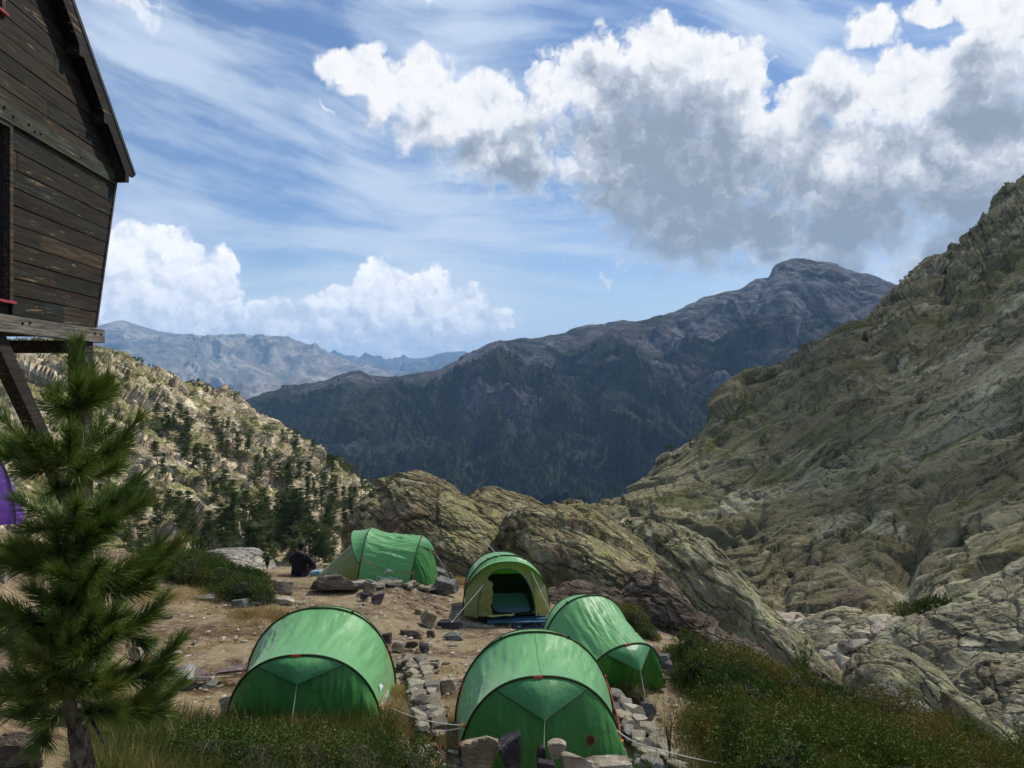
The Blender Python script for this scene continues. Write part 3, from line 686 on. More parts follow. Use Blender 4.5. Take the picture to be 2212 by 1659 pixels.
# ------------------------------------------------------------------ the farthest ranges
def range_(name, sk, Y, yb, seed, amp, cl):
    top = [(x, y, Y) for x, y in sk]
    rows = [[(x, yb, Y * .55) for x, y in sk], [(x, y + (yb - y) * .45, Y * .78) for x, y in sk], [(x, y + (yb - y) * .15, Y * .92) for x, y in sk], top, [(x, y + 40, Y * 1.2) for x, y in sk]]
    g_ = loft(rows, 420, 160, soft=.4); pt = g_.reshape(-1, 3); nn_ = normals(g_).reshape(-1, 3)
    s = 1000.0
    dd = fbm(np.stack([pt[:, 0] / s * .8, pt[:, 1] / s * .3, pt[:, 2] / s * .5], -1) + fbm(pt / s * .5, 3, seed=seed)[:, None] * .5, 6, .55, seed=seed + 1, mode=1) * amp + fbm(pt / s * 4, 4, .6, seed=seed + 2) * amp * .25
    ri = np.repeat(np.linspace(0, 4, 160), 420); dd *= np.where(ri > 2.2, np.interp(ri, [2.2, 3, 4], [1, .12, .4]), 1)
    n = mat(name + '_rock', .96, .05); p = pos(n)
    med = n.noise(p, .0022, 9, .70); big = n.noise(p, .0006, 6, .6)
    c = n.mix(n.mr(med, .47, .60), cl[0], cl[1]); c = n.mix(n.mul(n.mr(big, .50, .62), .7), c, cl[2])
    n.put(n.b.inputs['Base Color'], c); bump(n, med, .8, 160)
    return tag(mesh(name, pt + nn_ * dd[:, None], grid_faces(160, 420), n.mat), kind='structure')
range_('far_range', [(-300,800),(0,740),(150,715),(205,710),(235,702),(262,695),(285,700),(330,712),(365,718),(400,729),(430,735),(470,732),(520,727),(560,733),(590,736),(640,745),(680,757),(710,768),(760,790),(800,806),(870,830),(1000,880),(1150,930)], 13500, 960, 60, 340,
       ((.17, .155, .125), (.36, .32, .265), (.12, .13, .10)))
range_('farthest_range', [(560,800),(700,770),(760,775),(820,783),(870,786),(930,778),(975,768),(1020,775),(1100,790),(1300,810)], 21000, 860, 70, 350,
       ((.06, .06, .05), (.16, .14, .11), (.04, .05, .035)))
# ------------------------------------------------------------------ rock outcrops and boulders
def blob(name, outline, Y, T, mt, label, seed, bed=(0.35, 1.0), amp=.16, cellsz=1.0, res=(300, 190), tilt=.25, zfloor=None, group=None, cat='boulder', pw=.72):
    """a closed body whose outline from the camp side is the polygon (picture units at depth Y) and whose half thickness is T"""
    o = np.array([P(x, y, Y)[[0, 2]] for x, y in outline]); c = o.mean(0)
    o = np.vstack([o, o[:1]]); o = cat_rom(o, 720)[:-1]
    a = np.arctan2(o[:, 1] - c[1], o[:, 0] - c[0]); r = np.hypot(o[:, 0] - c[0], o[:, 1] - c[1])
    k = np.argsort(a); a, r = a[k], r[k]; n1, n2 = res
    th = np.linspace(-np.pi, np.pi, n1 + 1)[:-1]; rt = np.interp(th, a, r, period=2 * np.pi)
    ph = np.linspace(0.0, np.pi, n2); PH, TH = np.meshgrid(ph, th, indexing='ij')
    rad = np.sin(PH) ** pw * rt[None, :]; dep = -np.cos(PH) * T
    x = c[0] + rad * np.cos(TH); z = c[1] + rad * np.sin(TH)
    y = Y + dep + (z - c[1]) * tilt                      # leans back with height
    g_ = np.stack([x, y, z], -1); pt = g_.reshape(-1, 3)
    nn_ = normals(g_, flip=False); ctr = np.array([c[0], Y, c[1]])
    if ((pt - ctr) * nn_.reshape(-1, 3)).sum(1).mean() < 0: nn_ = -nn_
    nn_ = nn_.reshape(-1, 3)
    bx, bz = bed; L = math.hypot(bx, bz); ca, sa = bz / L, bx / L
    q = np.stack([pt[:, 0] * ca - pt[:, 2] * sa, pt[:, 1], pt[:, 0] * sa + pt[:, 2] * ca], -1) / cellsz
    wq = fbm(q * .6, 3, seed=seed)[:, None]
    d = fbm(q * .5, 3, seed=seed + 1) * amp * 1.6
    w1, w2, cid = worley(q * np.array([.42, .6, .95]) + wq * .55, seed + 2)
    d += (smst(w2 - w1, 0, .07) - .88) * amp * .5 + facets(q * np.array([.38, .5, .85]), seed + 20, .4) * amp * .60
    w1, w2, cid = worley(q * np.array([1.0, 1.4, 2.9]) + wq * .8, seed + 3)
    d += facets(q * np.array([1.1, 1.4, 2.6]), seed + 21, .4) * amp * .18 + facets(q * np.array([3, 3.5, 6.5]), seed + 22, .4) * amp * .07
    d += fbm(q * np.array([1.2, 1.5, 3.4]), 5, .6, seed=seed + 4, mode=1) * amp * .24
    q2 = q[:, 2] * 1.15 + fbm(q * np.array([.35, .4, .6]), 4, .55, seed=seed + 7) * 1.1
    d += saw(q2, .10) * amp * .38 * smst(fbm(q * .5, 2, seed=seed + 8), -.35, .1) + saw(q2 * 3.4 + 1, .12) * amp * .10 * smst(fbm(q * .8, 2, seed=seed + 9), -.2, .2)
    d += fbm(pt * 5, 3, .6, seed=seed + 5) * amp * .10
    env = np.clip(np.sin(PH).ravel() ** .5, 0, 1)
    d = d * (.25 + .75 * env)
    pt = pt + nn_ * d[:, None]
    pt[:n1] = pt[:n1].mean(0); pt[-n1:] = pt[-n1:].mean(0)
    ob = mesh(name, pt - ctr, grid_faces(n2, n1, True), mt, loc=tuple(ctr))
    return tag(ob, label, cat, group)

R_main = rockmat('rock_lichened', (.29, .25, .14), (.125, .10, .058), (.50, .45, .27), lich=(.42, .42, .13), lichamt=.65, s=1.1, crack=.9, bmp=.9, warm=(.24, .15, .11), rotz=-26)
R_brown = rockmat('rock_brown', (.185, .145, .11), (.075, .055, .045), (.30, .25, .20), lich=(.30, .29, .13), lichamt=.35, s=1.0, crack=.9, bmp=1.0, warm=(.18, .13, .10), stretch=(.8, 1, 1.6), rotz=-34)
R_pale = rockmat('rock_pale', (.33, .305, .175), (.15, .135, .08), (.54, .51, .33), lich=(.47, .48, .18), lichamt=.6, s=1.4, crack=.9, bmp=.8, warm=(.26, .19, .17), rotz=-42)
R_purp = rockmat('rock_purple', (.26, .215, .20), (.14, .115, .11), (.42, .38, .33), lich=(.34, .34, .17), lichamt=.35, s=1.0, crack=.7, bmp=.7)
R_far = rockmat('rock_slab', (.44, .40, .26), (.22, .19, .12), (.66, .61, .43), lich=(.36, .36, .15), lichamt=.5, s=2.6, crack=.9, bmp=.9, warm=(.24, .19, .15))

blob('boulder', [(772,1185),(776,1130),(788,1085),(812,1050),(845,1030),(880,1022),(908,1032),(940,1052),(975,1077),(1020,1100),(1070,1132),(1120,1175),(1170,1235),(1210,1300),(1150,1345),(1000,1340),(860,1320),(790,1280)],
     25, 3.0, R_main, 'largest rounded boulder, olive with yellow lichen and cracked in bands, rising behind the pitched tents', 101, bed=(.42, 1), amp=.30, cellsz=1.25, res=(420, 260))
blob('boulder', [(1000,1095),(1028,1069),(1060,1062),(1095,1067),(1130,1080),(1165,1099),(1200,1130),(1190,1200),(1100,1240),(1030,1170)],
     27.5, 2.2, R_main, 'smaller rounded hump of lichened rock showing over the shoulder of the largest boulder', 111, bed=(.5, 1), amp=.22, cellsz=1.1)
blob('boulder', [(1200,1125),(1215,1098),(1236,1088),(1262,1093),(1310,1122),(1370,1168),(1420,1210),(1480,1290),(1545,1360),(1500,1420),(1380,1360),(1280,1250)],
     25.5, 1.8, R_main, 'long narrow rock rib with a small notched top, sloping right behind the overhanging boulder', 121, bed=(.9, .7), amp=.20)
blob('boulder', [(1092,1165),(1108,1128),(1145,1110),(1190,1106),(1240,1118),(1290,1143),(1340,1170),(1388,1200),(1414,1232),(1404,1260),(1372,1282),(1330,1300),(1280,1345),(1200,1350),(1150,1290),(1105,1220)],
     23.3, 2.3, R_main, 'big split boulder with a dark brown overhanging right end, above the open tent', 131, bed=(.75, .9), amp=.24, cellsz=1.2, res=(380, 240))
blob('rock_slab', [(1160,1300),(1250,1270),(1330,1292),(1400,1248),(1450,1270),(1520,1330),(1600,1382),(1680,1432),(1760,1475),(1830,1500),(1885,1522),(1840,1560),(1700,1540),(1560,1490),(1440,1430),(1330,1390),(1230,1360)],
     19.6, 1.3, R_brown, 'long streaked dark brown rock slab running down to the right above the shrubs', 141, bed=(.62, 1), amp=.17, cellsz=.7, res=(460, 200), cat='rock')
blob('boulder', [(1352,1180),(1375,1152),(1430,1137),(1480,1149),(1530,1177),(1575,1213),(1605,1250),(1628,1292),(1690,1352),(1750,1412),(1800,1452),(1872,1508),(1800,1560),(1650,1500),(1500,1420),(1420,1340),(1370,1250)],
     27, 2.6, R_pale, 'pale green-grey domed rock whose edge runs far down right beside the gully', 151, bed=(.8, .8), amp=.28, cellsz=1.6, res=(420, 220))
blob('boulder', [(1832,1480),(1855,1440),(1895,1416),(1950,1410),(2000,1432),(2042,1470),(2075,1512),(2110,1560),(2060,1600),(1950,1610),(1880,1570),(1840,1520)],
     23, 1.7, R_pale, 'pale smooth dome of rock standing by itself above the lower right shrubs', 161, bed=(.7, .9), amp=.11, cellsz=1.3)
blob('boulder', [(1855,1515),(1890,1492),(1930,1488),(1985,1510),(2010,1545),(1980,1600),(1900,1600),(1850,1560)],
     20.8, .8, R_purp, 'low purplish rock in front of the pale dome above the lower right shrubs', 165, amp=.07, res=(160, 90))
blob('rock_slab', [(2052,1505),(2100,1512),(2150,1553),(2200,1594),(2240,1640),(2190,1660),(2120,1630),(2060,1580)],
     19, .9, R_pale, 'thin pale rock edge dropping to the right-hand border of the photo above the shrubs', 171, bed=(.8, .8), amp=.08, cat='rock', res=(200, 100))
blob('boulder', [(1890,1455),(1950,1415),(2010,1380),(2080,1350),(2130,1328),(2212,1288),(2380,1240),(2420,1500),(2200,1540),(2110,1520),(2040,1500)],
     40, 4.5, R_far, 'broad cracked slab of sunlit rock across the gully at the right border', 181, bed=(.35, 1), amp=.42, cellsz=2.6, res=(380, 240))
blob('boulder', [(2085,1520),(2150,1478),(2230,1455),(2380,1430),(2400,1700),(2200,1680),(2120,1600)],
     31, 3, R_far, 'knobbly sunlit rock below the broad slab at the right border', 191, amp=.34, cellsz=1.6, res=(260, 180))
blob('boulder', [(1690,1385),(1740,1355),(1810,1338),(1880,1342),(1930,1362),(1960,1400),(1900,1430),(1780,1430)],
     62, 4, R_far, 'low sunlit rock shelf on the gully floor at the foot of the great slope', 195, amp=.5, cellsz=3, res=(200, 120))
blob('boulder', [(425,1215),(440,1194),(480,1188),(530,1192),(560,1204),(583,1222),(595,1245),(590,1275),(520,1290),(450,1270)],
     20.5, 1.1, rockmat('rock_bluegrey', (.40, .36, .29), (.22, .20, .18), (.58, .52, .42), s=.9, crack=.8, bmp=.5, warm=(.25, .27, .30)), 'flat-topped pale boulder with bluish patches behind the juniper', 201, bed=(-.2, 1), amp=.07, cellsz=.9, res=(240, 130))

# ------------------------------------------------------------------ loose stones of the camp
stone_m = {
 'pale': rockmat('stone_pale', (.50, .44, .34), (.26, .22, .16), (.66, .60, .48), s=.3, crack=.3, bmp=.5),
 'tan': rockmat('stone_tan', (.36, .29, .20), (.18, .14, .10), (.48, .42, .31), lich=(.38, .37, .20), lichamt=.4, s=.3, crack=.4, bmp=.5),
 'brown': rockmat('stone_brown', (.19, .145, .11), (.09, .07, .055), (.28, .23, .18), s=.35, crack=.5, bmp=.7),
 'dark': rockmat('stone_dark', (.085, .075, .085), (.04, .035, .04), (.16, .145, .15), s=.3, crack=.3, bmp=.5),
 'grey': rockmat('stone_grey', (.24, .235, .225), (.12, .12, .12), (.36, .35, .32), lich=(.33, .33, .2), lichamt=.3, s=.35, crack=.5, bmp=.6),
 'green': rockmat('stone_greenish', (.20, .235, .20), (.10, .12, .10), (.32, .35, .30), s=.3, crack=.4, bmp=.5),
 'purple': rockmat('stone_purple', (.22, .165, .165), (.11, .08, .085), (.33, .27, .26), s=.3, crack=.4, bmp=.5)}
_sid = [0]
def stone(x, yb, w, h, mt, label, Y=None, flat=.8, name='stone', tilt=0, sub=4, seed=None, group=None, facets=11, cat='stone', sink=.12):
    """a stone whose base middle shows at (x, yb), w wide and h tall in picture units"""
    _sid[0] += 1; sd = seed or 300 + _sid[0]
    c = on_ground(x, yb) if Y is None else P(x, yb, Y)
    Yc = c[1]; W = w / F * Yc; H = h / F * Yc
    v, f = stone_shape(sd, sub, facets)
    v = v * np.array([W / 2, min(W, max(H, W * .5)) / 2 * flat * 1.3, H / 2 * (1 + sink)])
    v = v @ np.array(Matrix.Rotation(tilt, 3, 'Y')).T
    v = v + np.array([0, 0, H / 2 * (1 - sink)])
    o = mesh(name, v, f, stone_m[mt], loc=(float(c[0]), float(c[1] + W * .2), float(c[2])), smooth=False)
    return tag(o, label, cat, group)

stone(610, 1284, 55, 33, 'tan', 'pale-topped squarish stone just below the seated person', facets=7)
stone(712, 1284, 122, 42, 'brown', 'biggest loose rock on the camp ground, dark brown with a grey right end', name='rock', cat='rock', facets=8, flat=.6)
stone(680, 1238, 23, 22, 'pale', 'rounded whitish stone right of the seated person', Y=20.6)
stone(707, 1240, 24, 25, 'pale', 'blocky whitish stone between the seated person and the far tent', Y=20.6, facets=6)
stone(740, 1232, 44, 18, 'dark', 'dark flat rock lying behind the flaps of the far tent', Y=21.5)
stone(799, 1284, 38, 27, 'tan', 'upright tan stone leaning on the low wall before the far tent', facets=6)
stone(787, 1297, 22, 14, 'dark', 'small black stone at the foot of the upright tan stone')
stone(816, 1302, 30, 21, 'purple', 'pointed grey-purple stone right of the small black stone', facets=6)
stone(963, 1288, 54, 40, 'grey', 'rounded dark grey boulder between the far tent and the open tent', name='boulder', cat='boulder', facets=7)
stone(946, 1262, 44, 38, 'grey', 'angular grey rock on the heap right of the far tent', Y=19.3, facets=6)
stone(922, 1256, 22, 34, 'tan', 'narrow upright stone propped beside the corner of the far tent', Y=19.2, facets=6)
stone(968, 1258, 30, 20, 'brown', 'small brown rock low on the heap right of the far tent', Y=19.0)
stone(926, 1358, 40, 36, 'tan', 'egg-shaped tan stone alone in the middle of the camp ground', facets=5, tilt=.5)
stone(904, 1330, 18, 16, 'tan', 'small tan stone touching the egg-shaped stone')
stone(971, 1360, 56, 17, 'dark', 'long flat dark stone right of the egg-shaped stone', facets=7)
stone(979, 1384, 46, 14, 'grey', 'flat grey slab below the long dark stone')
stone(885, 1378, 62, 13, 'brown', 'long low brown slab in front of the egg-shaped stone')
stone(930, 1378, 20, 16, 'brown', 'small brown stone below the egg-shaped stone')
stone(832, 1394, 30, 26, 'dark', 'round black stone by the shoulder of the front left tent', facets=6)
stone(860, 1407, 32, 20, 'pale', 'oval cream stone right of the round black stone', facets=5)
stone(888, 1404, 30, 17, 'brown', 'wedge-shaped brown stone right of the oval cream stone')
stone(914, 1411, 25, 20, 'dark', 'squarish black stone at the end of the row above the wall between the tents')
stone(758, 1346, 36, 18, 'dark', 'dark stone peeping over the top of the front left tent')
stone(967, 1497, 54, 30, 'pale', 'broad flat whitish slab left of the front middle tent', flat=.9, facets=6)
stone(607, 1306, 62, 15, 'pale', 'flat light slab half buried below the squarish stone')
stone(516, 1314, 44, 17, 'green', 'low greenish stone under the tip of the juniper', facets=6)
stone(548, 1310, 34, 8, 'grey', 'thin grey slab right of the low greenish stone')
stone(440, 1300, 60, 10, 'grey', 'long thin grey slab at the edge of the dry grass left of the juniper')
stone(353, 1342, 34, 12, 'grey', 'small lichened slab lying alone on the yellow grass beside the sapling')
stone(70, 1400, 140, 74, 'grey', 'large blue-grey boulder glimpsed through the sapling', name='boulder', cat='boulder')
stone(313, 1412, 38, 32, 'green', 'rounded greenish stone at the sapling\'s right edge')
stone(292, 1428, 30, 30, 'pale', 'whitish stone tucked under the rounded greenish stone')
stone(28, 1555, 44, 20, 'brown', 'small brown stone on the bare path at the left border')
stone(20, 1668, 130, 66, 'brown', 'reddish-brown boulder in the bottom left corner', name='boulder', cat='boulder')
stone(250, 1650, 44, 26, 'purple', 'purplish stone in the grass right of the sapling trunk')
stone(150, 1664, 40, 20, 'grey', 'grey stone at the foot of the sapling')
# rocks set in front of the middle tent
stone(1037, 1664, 88, 76, 'tan', 'large lichened tan rock at the front left foot of the middle tent', Y=7.5, facets=8, name='rock', cat='rock')
stone(1104, 1668, 66, 84, 'dark', 'pointed dark slate rock before the middle tent', Y=7.4, facets=7, name='rock', cat='rock')
stone(1170, 1656, 30, 40, 'dark', 'small dark stone between the pointed slate rock and the round pale stone', Y=7.45)
stone(1203, 1644, 42, 42, 'pale', 'round pale stone holding down the guy line of the middle tent', Y=7.35, facets=5)
stone(1182, 1672, 44, 28, 'dark', 'dark low stone under the round pale stone', Y=7.2)
stone(1242, 1676, 80, 44, 'pale', 'broad pale rock right of the round pale stone', Y=7.2, facets=7)
stone(1318, 1680, 112, 34, 'pale', 'flat whitish slab at the bottom border below the middle tent', Y=7.3, facets=7)
stone(1402, 1562, 46, 40, 'grey', 'rounded grey rock leaning on the wall right of the middle tent', facets=12, seed=812, tilt=.4, name='rock', cat='rock')
stone(1440, 1450, 34, 28, 'purple', 'reddish-purple block at the right corner of the sideways tent', Y=12.3, facets=6)
stone(1436, 1428, 30, 16, 'grey', 'pale grey stone on top of the reddish-purple block', Y=12.35)

# small chips and pebbles strewn over the trodden soil: beyond counting
rs = np.random.RandomState(12); mb = MB(); cnt = 0
v0, f0 = stone_shape(5, 1, 5, .02); v1, f1 = stone_shape(6, 1, 6, .02)
qx = rs.uniform(300, 1500, 9500); qy = 1265 + 340 * rs.rand(9500) ** 1.1
d0 = fbm(np.stack([qx / 60, qy / 25, qx * 0], -1), 3, seed=6)
Yq = np.exp(rs.uniform(math.log(7), math.log(20), 9500)); Xq = (qx - 1106) / F * Yq; zq = gz(Xq, Yq)
for x, y, z, dn in zip(Xq, Yq, zq, d0):
    if dn < -.05: continue
    s = .007 + .05 * rs.rand() ** 4; vv = (v0, v1)[rs.randint(2)]; a = rs.rand() * 6.3
    R2 = np.array([[math.cos(a), -math.sin(a), 0], [math.sin(a), math.cos(a), 0], [0, 0, 1]])
    tt = rs.choice([0, 0, 1, 2]); cl = [(.42, .35, .26), (.22, .17, .13), (.55, .50, .42)][tt]
    mb.add((vv * np.array([s * 1.3, s, s * .6])) @ R2.T + (x, y, z + .01), f0, cl)
n = mat('chip_stone', .95, .1); at = n.t.nodes.new('ShaderNodeVertexColor'); at.layer_name = 'tint'; n.put(n.b.inputs['Base Color'], at.outputs[0])
TINT = n.mat
tag(mb.build('gravel', n.mat, col=True), kind='stuff')

# ------------------------------------------------------------------ low dry-stone walls
wall_m = mat('wall_stone', .95, .05); at = wall_m.t.nodes.new('ShaderNodeVertexColor'); at.layer_name = 'tint'
p = objco(wall_m); f = wall_m.noise(p, 22, 6, .7); f2 = wall_m.noise(p, 5, 5, .65)
c = wall_m.mix(wall_m.mul(wall_m.mr(f, .35, .5, 1, 0), .55), at.outputs[0], (.07, .055, .045)); c = wall_m.mix(wall_m.mul(wall_m.mr(f2, .54, .64), .3), c, (.50, .46, .36))
wall_m.put(wall_m.b.inputs['Base Color'], c); bump(wall_m, wall_m.add(f2, wall_m.mul(f, .4)), .8, .03)
TONES = [(.50, .45, .35), (.42, .37, .27), (.32, .285, .215), (.22, .20, .16), (.52, .48, .39), (.14, .125, .115), (.26, .25, .22), (.38, .33, .23), (.30, .27, .20)]
def wall(label, path, height, width, size, seed, pts3=None, tones=TONES):
    rs = np.random.RandomState(seed)
    W = np.array([on_ground(x, y) if len(q) == 0 else P(x, y, q[0]) for x, y, *q in path])
    seg = np.hypot(*np.diff(W[:, :2], axis=0).T); tot = seg.sum(); mb = MB(); base = W[0].copy()
    nlay = max(1, int(round(height / (size * .42)))); num = int(tot / (size * .62))
    for L in range(nlay):
        for k in range(num + 1):
            for side in ((-1, 1) if width > size * 1.2 else (0,)):
                s = (k + rs.uniform(-.3, .3) + .5 * (L % 2)) / num * tot; j = int(np.clip(np.searchsorted(np.cumsum(seg), s), 0, len(seg) - 1))
                t = np.clip((s - np.cumsum(seg)[j] + seg[j]) / seg[j], 0, 1); pnt = W[j] * (1 - t) + W[j + 1] * t
                dr = (W[j + 1] - W[j])[:2] / seg[j]; nr_ = np.array([-dr[1], dr[0]])
                pnt = pnt + np.array([*(nr_ * (side * width * .28 + rs.normal() * .02)), 0])
                z = gz1(pnt[0], pnt[1]); z = max(z, pnt[2] - .02) if len(path[0]) > 2 else z
                v, f = stone_shape(rs.randint(9000), 3, 10, .035)
                a = size * rs.uniform(.7, 1.75) ; b = size * rs.uniform(.6, 1.2); h = size * rs.uniform(.22, .46)
                if L == nlay - 1 and rs.rand() < .25: continue
                Rm = np.array(Matrix.Rotation(math.atan2(dr[1], dr[0]) + rs.uniform(-.5, .5), 3, 'Z') @ Matrix.Rotation(rs.uniform(-.25, .25), 3, 'X') @ Matrix.Rotation(rs.uniform(-.2, .2), 3, 'Y'))
                tn = np.array(tones[rs.randint(len(tones))]) * rs.uniform(.48, .9)
                mb.add((v * np.array([a, b, h]) * .55) @ Rm.T + pnt * np.array([1, 1, 0]) + (0, 0, z + L * size * .40 + h * .2) - base, f, tn)
    o = mb.build('stone_wall', wall_m.mat, smooth=False, col=True, loc=tuple(base)); return tag(o, label, 'stone wall', 'low dry-stone walls between the tents')
wall('low dry-stone wall of flat pale stones running before the far tent', [(752,1268),(800,1272),(860,1274),(905,1276),(932,1282)], .15, .36, .22, 1)
wall('dry-stone wall coming forward between the two front tents', [(896,1440),(908,1478),(915,1515),(924,1555),(930,1600)], .22, .34, .18, 2)
wall('short heap of upright grey stones behind the wall between the front tents', [(842,1448),(880,1450),(930,1446)], .20, .3, .20, 3, tones=TONES[2:])
wall('jumbled row of grey and purple stones left of the front left tent', [(340,1478),(400,1484),(450,1486),(512,1470)], .30, .4, .34, 4, tones=[(.26,.27,.25),(.24,.18,.18),(.34,.33,.30),(.20,.22,.20),(.46,.42,.34)])
wall('crescent wall of flat stones at the foot of the sideways tent', [(1292,1474),(1330,1482),(1370,1486),(1412,1476)], .34, .36, .17, 5)
wall('tumbled wall descending along the right side of the middle tent', [(1318,1528),(1345,1560),(1375,1595),(1400,1628),(1440,1690)], .30, .40, .21, 6)

# pale rubble lying on the gully floor
rs = np.random.RandomState(44); mb = MB()
rc = rockmat('rubble_pale', (.46, .39, .29), (.26, .21, .16), (.66, .60, .47), s=.8, crack=.3, bmp=.5)
for k in range(900):
    px = rs.uniform(1680, 2040); py = rs.uniform(1335, 1480)
    if py < 1335 + (px - 1680) * .05: continue
    c_ = on_hill(px, py, SLP, SPX); s_ = .25 + 1.5 * rs.rand() ** 3.5; v, f = stone_shape(rs.randint(40), 2, 9, .03)
    mb.add(v * np.array([s_, s_ * .8, s_ * .55]) @ np.array(Matrix.Rotation(rs.rand() * 6, 3, 'Z')).T + c_ + (0, 0, s_ * .1), f)
tag(mb.build('rubble', rc), kind='stuff')
# ------------------------------------------------------------------ tents
def fabric(name, base, trans=.28, rough=.42, sheen=.35, weave=True):
    n = mat(name, rough, .5); p = objco(n)
    f = n.noise(p, 6, 4, .6); c = n.mix(n.mul(f, .6), tuple(q * .82 for q in base), tuple(min(1, q * 1.12) for q in base))
    n.put(n.b.inputs['Base Color'], c); n.b.inputs['Sheen Weight'].default_value = sheen; n.b.inputs['Sheen Roughness'].default_value = .4
    bump(n, n.add(n.noise(n.vs(p, (1.2, 7, 7)), 1.6, 5, .55), n.add(n.mul(n.m('ABSOLUTE', n.sub(n.noise(n.vs(p, (2.0, 3.5, 3.5)), 1.5, 4, .55), .5)), -.5), n.mul(n.noise(p, 60, 3, .6), .05))), .45, .035)
    tr = n.t.nodes.new('ShaderNodeBsdfTranslucent'); n.put(tr.inputs['Color'], n.mix(.25, c, tuple(min(1, q * 2.2) for q in base)))
    ms = n.t.nodes.new('ShaderNodeMixShader'); ms.inputs[0].default_value = trans
    n.t.links.new(n.b.outputs[0], ms.inputs[1]); n.t.links.new(tr.outputs[0], ms.inputs[2]); n.t.links.new(ms.outputs[0], n.o.inputs[0])
    return n.mat
M_hood = fabric('hood_green', (.09, .34, .11), trans=.2)
M_fly = fabric('fly_green', (.215, .59, .215), trans=.32, sheen=.35); M_end = fabric('end_panel_shaded', (.045, .22, .026), trans=.14, sheen=.15)  # end panels darkened: the shade behind the hood is put into their colour
M_ol = fabric('door_olive', (.27, .28, .065), trans=.25, sheen=.1); M_edge = plain('binding_dark', (.035, .045, .012), .6)
M_red = plain('webbing_red', (.62, .07, .035), .6); M_or = plain('toggle_orange', (.85, .30, .03), .5); M_cord = plain('cord_white', (.70, .70, .66), .7)
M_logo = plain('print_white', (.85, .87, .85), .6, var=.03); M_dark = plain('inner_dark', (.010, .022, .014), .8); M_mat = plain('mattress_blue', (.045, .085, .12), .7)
M_purp = fabric('fly_purple', (.20, .07, .42), sheen=.2); M_inner = fabric('inner_green', (.20, .62, .05), trans=.55, sheen=0)

def letter_mesh(txt, size):
    cu = bpy.data.curves.new('lettering', 'FONT'); cu.body = txt; cu.size = size; cu.resolution_u = 3; cu.offset = .0035 * size / .16
    ob = bpy.data.objects.new('lettering', cu); COL.objects.link(ob)
    dg = bpy.context.evaluated_depsgraph_get(); me = bpy.data.meshes.new_from_object(ob.evaluated_get(dg))
    v = np.array([q.co[:] for q in me.vertices]); f = [list(q.vertices) for q in me.polygons]
    bpy.data.objects.remove(ob); bpy.data.curves.remove(cu); bpy.data.meshes.remove(me)
    tri = []
    for q in f:
        for k in range(1, len(q) - 1): tri.append((q[0], q[k], q[k + 1]))
    return v, np.array(tri)
def mark_mesh(w, h):
    """the zigzag peaks above the lettering"""
    pl = [(0, 0), (.36, .92), (.44, .20), (.66, .80), (.76, .14), (.88, .50), (1.06, .10)]; v = []; f = []
    for (x0, y0), (x1, y1) in zip(pl[:-1], pl[1:]):
        t = .075; k = len(v); v += [(x0 - t, y0), (x0 + t, y0), (x1 + t, y1), (x1 - t, y1)]; f += [(k, k + 1, k + 2), (k, k + 2, k + 3)]
    return np.array([(x * w, y * h, 0) for x, y in v]), np.array(f)

